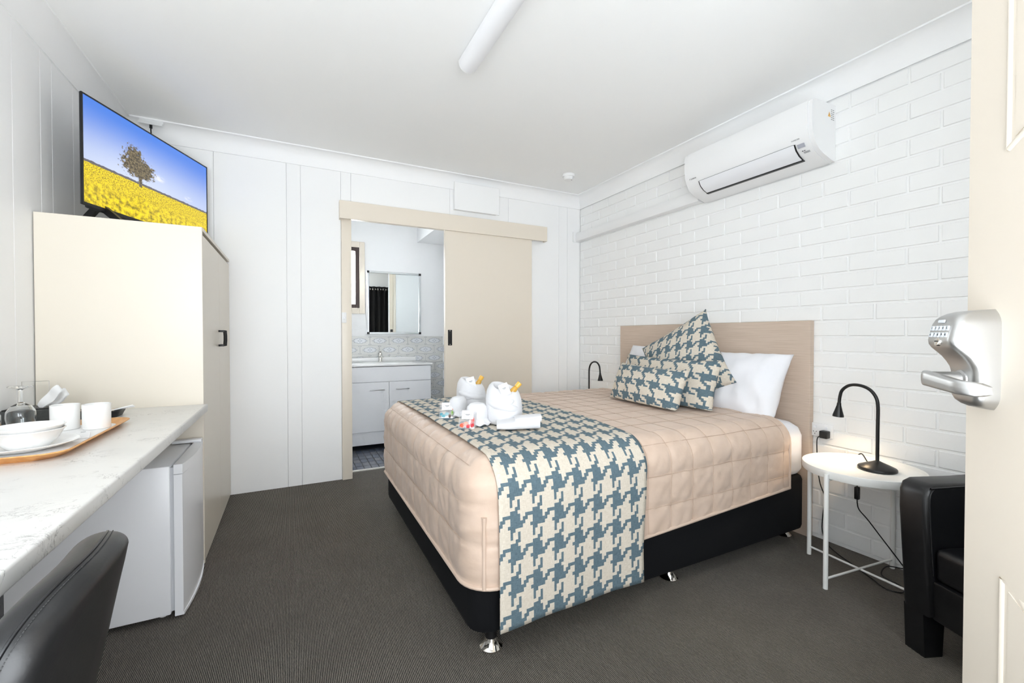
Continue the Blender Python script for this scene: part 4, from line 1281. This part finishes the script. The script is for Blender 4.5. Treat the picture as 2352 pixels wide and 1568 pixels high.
def lamp(loc, sgn, label):
    t = thing('reading_lamp', loc, label, 'lamp', group='black gooseneck reading lamps')
    MB().lathe([(0, 0), (.070, 0), (.073, .003), (.073, .010), (.070, .014), (.045, .026), (.022, .036), (.010, .042), (0, .042)], 40).build('base', BLACKM, t)
    pts = [(0, 0, .038), (0, 0, .10), (0, 0, .20), (0, 0, .29), (0, .008, .334), (0, .034, .368), (0, .075, .383), (0, .116, .378), (0, .146, .352), (0, .156, .318), (0, .159, .285)]
    MB().tube([(p[0], p[1] * sgn, p[2]) for p in pts], .0072, 14, smooth=5).build('gooseneck', BLACKM, t)
    d = Vector((0, .06 * sgn, -1)).normalized()
    HM = Matrix.Translation((0, .159 * sgn, .288)) @ d.to_track_quat('Z', 'Y').to_matrix().to_4x4()
    hd_ = MB().lathe([(.0085, 0), (.0095, .012), (.016, .038), (.0225, .060), (.0235, .068), (.0205, .068), (.014, .045), (0, .040)], 28, M=HM).build('shade', BLACKM, t)
    MB().lathe([(0, .0), (.016, .0), (.016, .003), (0, .003)], 20, M=HM @ Matrix.Translation((0, 0, .054))).build('bulb', mat('warm_bulb', (255, 214, 160), .5, emit=((255, 205, 140), 6)), hd_)
    sp = bpy.data.lights.new('lamp_light', 'SPOT'); sp.energy = 1.5; sp.color = (1, .74, .46); sp.spot_size = R(125); sp.spot_blend = .6; sp.shadow_soft_size = .016
    so_ = bpy.data.objects.new('lamp_light', sp); COL.objects.link(so_); so_.parent = t
    so_.matrix_local = HM @ Matrix.Translation((0, 0, .070)) @ Matrix.Rotation(math.pi, 4, 'X')
    return t
L1 = lamp((2.405, 1.020, .5005), 1, 'black gooseneck lamp on the table beside the armchair')
L2 = lamp((2.425, 3.225, .5005), -1, 'black gooseneck lamp on the far side of the bed')
rel = lambda P, o: [tuple(Vector(p) - Vector(o)) for p in P]
LO = (2.405, 1.020, .5005)
pl = MB().box(2.542, 2.578, 1.303, 1.343, .566, .606, r=.005).lathe([(.017, 0), (.017, .014)], 18, M=Matrix.Translation((2.579, 1.324, .588)) @ Matrix.Rotation(R(-90), 4, 'Y'))
pl.v = rel(pl.v, LO); pl.build('plug', BLACKP, L1)
MB().tube(rel([(2.555, 1.343, .575), (2.552, 1.356, .555), (2.556, 1.358, .48), (2.552, 1.352, .40), (2.545, 1.335, .32), (2.55, 1.315, .25), (2.556, 1.325, .16), (2.55, 1.325, .07), (2.53, 1.29, .015), (2.48, 1.21, .004), (2.43, 1.12, .004), (2.37, 1.02, .004), (2.33, .95, .004), (2.36, .905, .004), (2.41, .93, .006), (2.41, 1.0, .02), (2.455, 1.0, .05), (2.49, .95, .055), (2.50, .965, .07), (2.485, 1.04, .17), (2.47, 1.085, .235), (2.463, 1.115, .27), (2.455, 1.12, .30), (2.452, 1.12, .325)], LO), .0026, 8, smooth=5).build('cord', BLACKP, L1)
sw_ = MB().box(2.441, 2.463, 1.110, 1.130, .322, .385, r=.006); sw_.v = rel(sw_.v, LO); sw_.build('inline_switch', BLACKP, L1)
MB().tube(rel([(2.452, 1.12, .385), (2.455, 1.12, .44), (2.52, 1.16, .476), (2.56, 1.175, .50), (2.545, 1.145, .528), (2.50, 1.10, .5045), (2.46, 1.06, .504), (2.43, 1.045, .506)], LO), .0026, 8, smooth=6).build('cord', BLACKP, L1)

# ------------------------------------------------------------------ black armchair behind the open door
AO = (1.852, .462, 0)
am = thing('armchair', AO, 'black leather look tub armchair by the brick wall', 'armchair', R(-22))
def arm(y0, y1, nm):
    # side profile in x-z with rounded top front
    P = [(.0, .155), (-.002, .50), (.004, .565), (.018, .592), (.045, .603), (.20, .603), (.40, .612), (.60, .64), (.60, .15), (.3, .145)]
    mb = MB().prism(P, y0, y1, 'y')
    me = mb.mesh(nm, LEATHER, False)
    bm = bmesh.new(); bm.from_mesh(me)
    ed = [e for e in bm.edges if abs(e.verts[0].co.y - e.verts[1].co.y) < 1e-6]
    bmesh.ops.bevel(bm, geom=ed, offset=.018, segments=4, profile=.5, affect='EDGES')
    bm.to_mesh(me); bm.free()
    # arms flare outwards towards the top
    s_ = 1 if y0 > 0 else -1
    for v in me.vertices: v.co.y += s_ * .03 * max(0, v.co.z - .25) / .35 - s_ * .012
    me.polygons.foreach_set('use_smooth', [True] * len(me.polygons)); me.set_sharp_from_angle(angle=R(50))
    o = bpy.data.objects.new(nm, me); COL.objects.link(o); o.parent = am
    yy = (y0 if s_ > 0 else y1)
    MB().tube([(.012, yy + s_ * .004 - s_ * .008, .30), (.012, yy + s_ * .012 - s_ * .006, .45), (.016, yy + s_ * .02 - s_ * .006, .555), (.034, yy + s_ * .022 - s_ * .006, .588), (.06, yy + s_ * .022 - s_ * .006, .592), (.5, yy + s_ * .022 - s_ * .006, .607)], .003, 6, smooth=4).build('piping', LEATHER, o)
arm(.225, .33, 'arm'); arm(-.33, -.225, 'arm')
box('seat_cushion', (.012, .50, -.224, .224, .285, .40), LEATHER, am, r=.022, seg=4)
box('front_rail', (.010, .52, -.224, .224, .15, .283), LEATHER, am, r=.008)
box('backrest', (.50, .62, -.30, .30, .15, .74), LEATHER, am, r=.035, seg=4)
for x, y in ((.045, .28), (.045, -.28), (.55, .27), (.55, -.27)):
    MB().prism([(-.034, 0), (.034, 0), (.042, .16), (-.042, .16)], -.034, .034, 'y', M=Matrix.Translation((x, y, 0))).build('leg', BLACKP, am)

# ------------------------------------------------------------------ desk chair
dc_ = thing('desk_chair', (-.50, .84, 0), 'dark leatherette chair pulled up to the desk', 'chair')
def rounded(poly, rad, n=8):
    out_ = []
    m = len(poly)
    for i in range(m):
        p0, p1, p2 = Vector(poly[i - 1]), Vector(poly[i]), Vector(poly[(i + 1) % m])
        a_, b_ = (p0 - p1).normalized(), (p2 - p1).normalized()
        h = rad[i] / math.tan(a_.angle(b_) / 2)
        q0, q1 = p1 + a_ * h, p1 + b_ * h
        for k in range(n + 1):
            t = k / n
            out_.append((q0 * (1 - t) ** 2 + p1 * 2 * t * (1 - t) + q1 * t * t))
    # resample evenly
    L = [0.0]
    for i in range(len(out_)): L.append(L[-1] + (out_[(i + 1) % len(out_)] - out_[i]).length)
    res, j = [], 0
    for k in range(160):
        d = L[-1] * k / 160
        while L[j + 1] < d: j += 1
        t = (d - L[j]) / max(1e-9, L[j + 1] - L[j])
        res.append(out_[j % len(out_)].lerp(out_[(j + 1) % len(out_)], t))
    return res
OUT = rounded([(-.065, .45), (.065, .45), (.212, .805), (-.212, .805)], [.04, .04, .12, .12], 20)
def bend(y, z, xo): return (.165 + .075 * (z - .45) / .385 - .055 * (y / .235) ** 2 + xo, y, z)
RK = [(.03, -.036), (.25, -.036), (.5, -.036), (.72, -.036)] + [(1 - .16 * (1 - math.sin(R(a))), -.036 * math.cos(R(a))) for a in range(9, 172, 9)] + [(.72, .036), (.5, .036), (.25, .036), (.03, .036)]
cb = MB()
for k_, xo in RK: cb.v += [bend(p.x * k_, .655 + (p.y - .655) * k_, xo) for p in OUT]
no = len(OUT)
for j in range(len(RK) - 1): cb.f += [(j * no + i, j * no + (i + 1) % no, (j + 1) * no + (i + 1) % no, (j + 1) * no + i) for i in range(no)]
cb.f += [tuple(range(no)), tuple((len(RK) - 1) * no + i for i in range(no))]
cbo = cb.build('backrest', CHAIRL, dc_, ang=180)
P = [bend(p.x * .9985, .655 + (p.y - .655) * .9985, .004) for p in OUT] 
MB().tube(P + [P[0]], .0022, 6).build('seam', LEATHER, cbo)
st_ = MB()
for i in range(len(P)):
    for q in (.1, .6):
        a_ = Vector(P[i]).lerp(Vector(P[(i + 1) % no]), q); b_ = Vector(P[i]).lerp(Vector(P[(i + 1) % no]), q + .3)
        o_ = Vector((.007, 0, 0))
        st_.tube([a_ + o_, b_ + o_], .0007, 4)
sto = st_.build('stitching', mat('grey_thread', (52, 52, 52), .8), cbo); sto['kind'] = 'stuff'
box('seat', (-.24, .19, -.215, .215, .42, .50), CHAIRL, dc_, r=.03, seg=4)
for sx_ in (-1, 1):
    for sy_ in (-1, 1):
        MB().tube([(.14 * sx_ - .03, .15 * sy_, .425), (.20 * sx_ - .03, .20 * sy_, .0)], [.016, .010], 10).build('leg', BLACKM, dc_)

# ------------------------------------------------------------------ tray and tea things on the desk
DZ_ = .785
ty = thing('serving_tray', (-.725, 1.875, DZ_), 'wooden serving tray lined with a white paper mat on the desk', 'tray')
def tray_o(x0, x1, y0, y1, r): return plan(x0, x1, y0, y1, r, 6)
WOOD = NT('honey_bamboo_wood')
o_ = WOOD.tc('Object'); nn = WOOD.noise(WOOD.mapping(o_, (60, 3, 60)), 1.0, 3)
WOOD.color(WOOD.mix(WOOD.smooth(nn, .3, .7), (214, 152, 88), (232, 176, 112))); WOOD.rough(.4); WOOD = WOOD.m
P = tray_o(-.178, .178, -.295, .295, .06); n = len(P)
def ring(ins, z):
    cx = cy = 0
    return [((p[0]) * (.178 - ins) / .178, (p[1]) * (.295 - ins) / .295, z) for p in P]
rings = [ring(.028, .0), ring(.0, .019), ring(.001, .0215), ring(.004, .0215), ring(.030, .006)]
V = [q for rg in rings for q in rg]
F = [(j * n + i, j * n + (i + 1) % n, (j + 1) * n + (i + 1) % n, (j + 1) * n + i) for j in range(4) for i in range(n)] + [tuple(reversed(range(n))), tuple(4 * n + i for i in range(n))]
MB().add(V, F).build('tray_body', WOOD, ty, ang=30)
pm2 = [(p[0] * .82, p[1] * .87) for p in P]
MB().prism(pm2, .0063, .0072, 'z').build('paper_mat', PAPER, ty)
pz_ = DZ_ + .0075
pt = thing('dinner_plate', (-.690, 1.745, pz_), 'white dinner plate beneath the bowls on the tray', 'plate')
MB().lathe([(0, 0), (.062, 0), (.066, .003), (.095, .010), (.116, .018), (.118, .0195), (.116, .0205), (.094, .0125), (.064, .006), (0, .005)], 56).build('plate_body', CERAM, pt)
def bowl(z, label):
    t = thing('bowl', (-.672, 1.728, z), label, 'bowl', group='stacked white bowls')
    MB().lathe([(0, .002), (.032, .002), (.034, .0), (.037, .0), (.045, .006), (.062, .026), (.0735, .050), (.0765, .052), (.077, .0535), (.074, .0545), (.060, .031), (.043, .0115), (.034, .007), (0, .006)], 48).build('bowl_body', CERAM, t)
bowl(pz_ + .0055, 'lower white bowl of the stack on the plate')
bowl(pz_ + .0165, 'upper white bowl of the stack on the plate')
def mug(x, y, rz, label):
    t = thing('mug', (x, y, pz_), label, 'mug', rz, 'white mugs on the tray')
    MB().lathe([(0, 0), (.036, 0), (.038, .002), (.0385, .084), (.0382, .0862), (.0365, .0862), (.0355, .084), (.035, .008), (0, .006)], 40).build('mug_body', CERAM, t)
    MB().tube([(.036, 0, .070), (.052, 0, .070), (.062, 0, .058), (.062, 0, .034), (.052, 0, .021), (.036, 0, .019)], .0052, 10, smooth=4).build('handle', CERAM, t)
mug(-.708, 2.060, R(115), 'white mug beside the upturned wine glass')
mug(-.617, 2.035, R(100), 'white mug at the right end of the tray')
def glass(x, y, z, label):
    t = thing('wine_glass', (x, y, z), label, 'glass', group='upturned wine glasses')
    pr = [(.029, 0), (.034, .022), (.0375, .045), (.036, .065), (.026, .083), (.010, .093), (.0055, .097), (.0045, .115), (.005, .138), (.012, .144), (.031, .149), (.032, .151), (.030, .1525), (0, .153)]
    inn = [(0, .090), (.010, .0895), (.025, .0815), (.0347, .064), (.0362, .045), (.0328, .022), (.0278, 0)]
    MB().lathe(inn + pr, 40).build('glass_body', GLASS, t)
glass(-.838, 2.110, DZ_ + .0075, 'upturned clear wine glass between the bowls and mugs')
glass(-.885, 2.015, DZ_ + .0075, 'upturned clear wine glass cut by the left picture edge')
cb_ = thing('tea_caddy', (-.905, 2.345, DZ_), 'black stone look caddy box behind the wine glass', 'caddy')
box('caddy_box', (-.068, .085, -.055, .075, 0, .052), STONE, cb_, r=.002, seg=1)
box('inner_tray', (-.06, .077, -.047, .067, .0521, .0555), BLACKP, cb_, r=.001, seg=1)
for i, (x, y, ay, L) in enumerate(((.03, -.01, 46, .105), (.042, .02, 40, .09))):
    M = Matrix.Translation((x, y, .056)) @ Matrix.Rotation(R(-20), 4, 'Z') @ Matrix.Rotation(R(-ay), 4, 'Y') @ Matrix.Rotation(R(78), 4, 'X')
    mb = MB()
    mb.grid(lambda u, v: M @ Vector((L * u, .042 * (v - .5) * (.55 + .45 * math.sin(u * 2.6)), .003 * math.sin(u * 9) + .0025)), 10, 4)
    mb.grid(lambda u, v: M @ Vector((L * u, .042 * (v - .5) * (.55 + .45 * math.sin(u * 2.6)), .003 * math.sin(u * 9) - .0025)), 10, 4)
    mb.build('sugar_sachet', PAPER, cb_)
# clear menu holder standing in the caddy corner
mh = thing('menu_holder', (-.925, 2.425, DZ_ + .001), 'clear acrylic menu holder standing by the left wall', 'menu holder')
box('sheet', (-.035, .045, 0, .003, .0, .15), mat('clear_acrylic', (252, 253, 253), .03, trans=1.0, ior=1.3), mh, r=.001, seg=1)
box('foot', (-.035, .045, .003, .03, 0, .004), MATS['clear_acrylic'], mh)
sd_ = thing('sachet_dish', (-.715, 2.36, DZ_), 'black shallow dish of paper sachets against the wardrobe side', 'dish')
Pd = plan(-.085, .085, -.052, .052, .02, 4)
nd = len(Pd)
def dring(k, z): return [(p[0] * k, p[1] * k, z) for p in Pd]
rs = [dring(.86, 0), dring(1.0, .026), dring(.97, .026), dring(.84, .004)]
MB().add([q for r_ in rs for q in r_], [(j * nd + i, j * nd + (i + 1) % nd, (j + 1) * nd + (i + 1) % nd, (j + 1) * nd + i) for j in range(3) for i in range(nd)] + [tuple(reversed(range(nd))), tuple(3 * nd + i for i in range(nd))]).build('dish_body', BLACKP, sd_)
for i, (x, y, rz, col) in enumerate(((.0, .01, 10, (198, 178, 160)), (.03, -.005, -14, (206, 190, 172)), (-.04, .0, 30, (90, 70, 60)))):
    box('paper_sachet', (-.035, .035, -.016, .016, -.0015, .0015), mat('sachet_%d' % i, col, .6), sd_, r=.001, seg=1, M=Matrix.Translation((x, y, .024 + .004 * i)) @ Matrix.Rotation(R(rz), 4, 'Z') @ Matrix.Rotation(R(8), 4, 'X'))
for i in range(3):
    MB().tube([(.03, -.03 + .012 * i, .022), (.118, -.01 + .012 * i, .042 - .004 * i)], .0028, 6).build('stirrer_stick', PAPER, sd_)
kn = thing('cutlery_sleeve', (-.612, 1.900, pz_ + .0006), 'flat white paper cutlery sleeve beside the plate on the tray', 'cutlery', R(-74))
box('sleeve', (-.05, .06, -.018, .018, 0, .002), PAPER, kn, r=.0006, seg=1)
box('blade_tip', (-.068, -.05, -.006, .006, .0003, .0016), STEEL, kn)
# ------------------------------------------------------------------ end
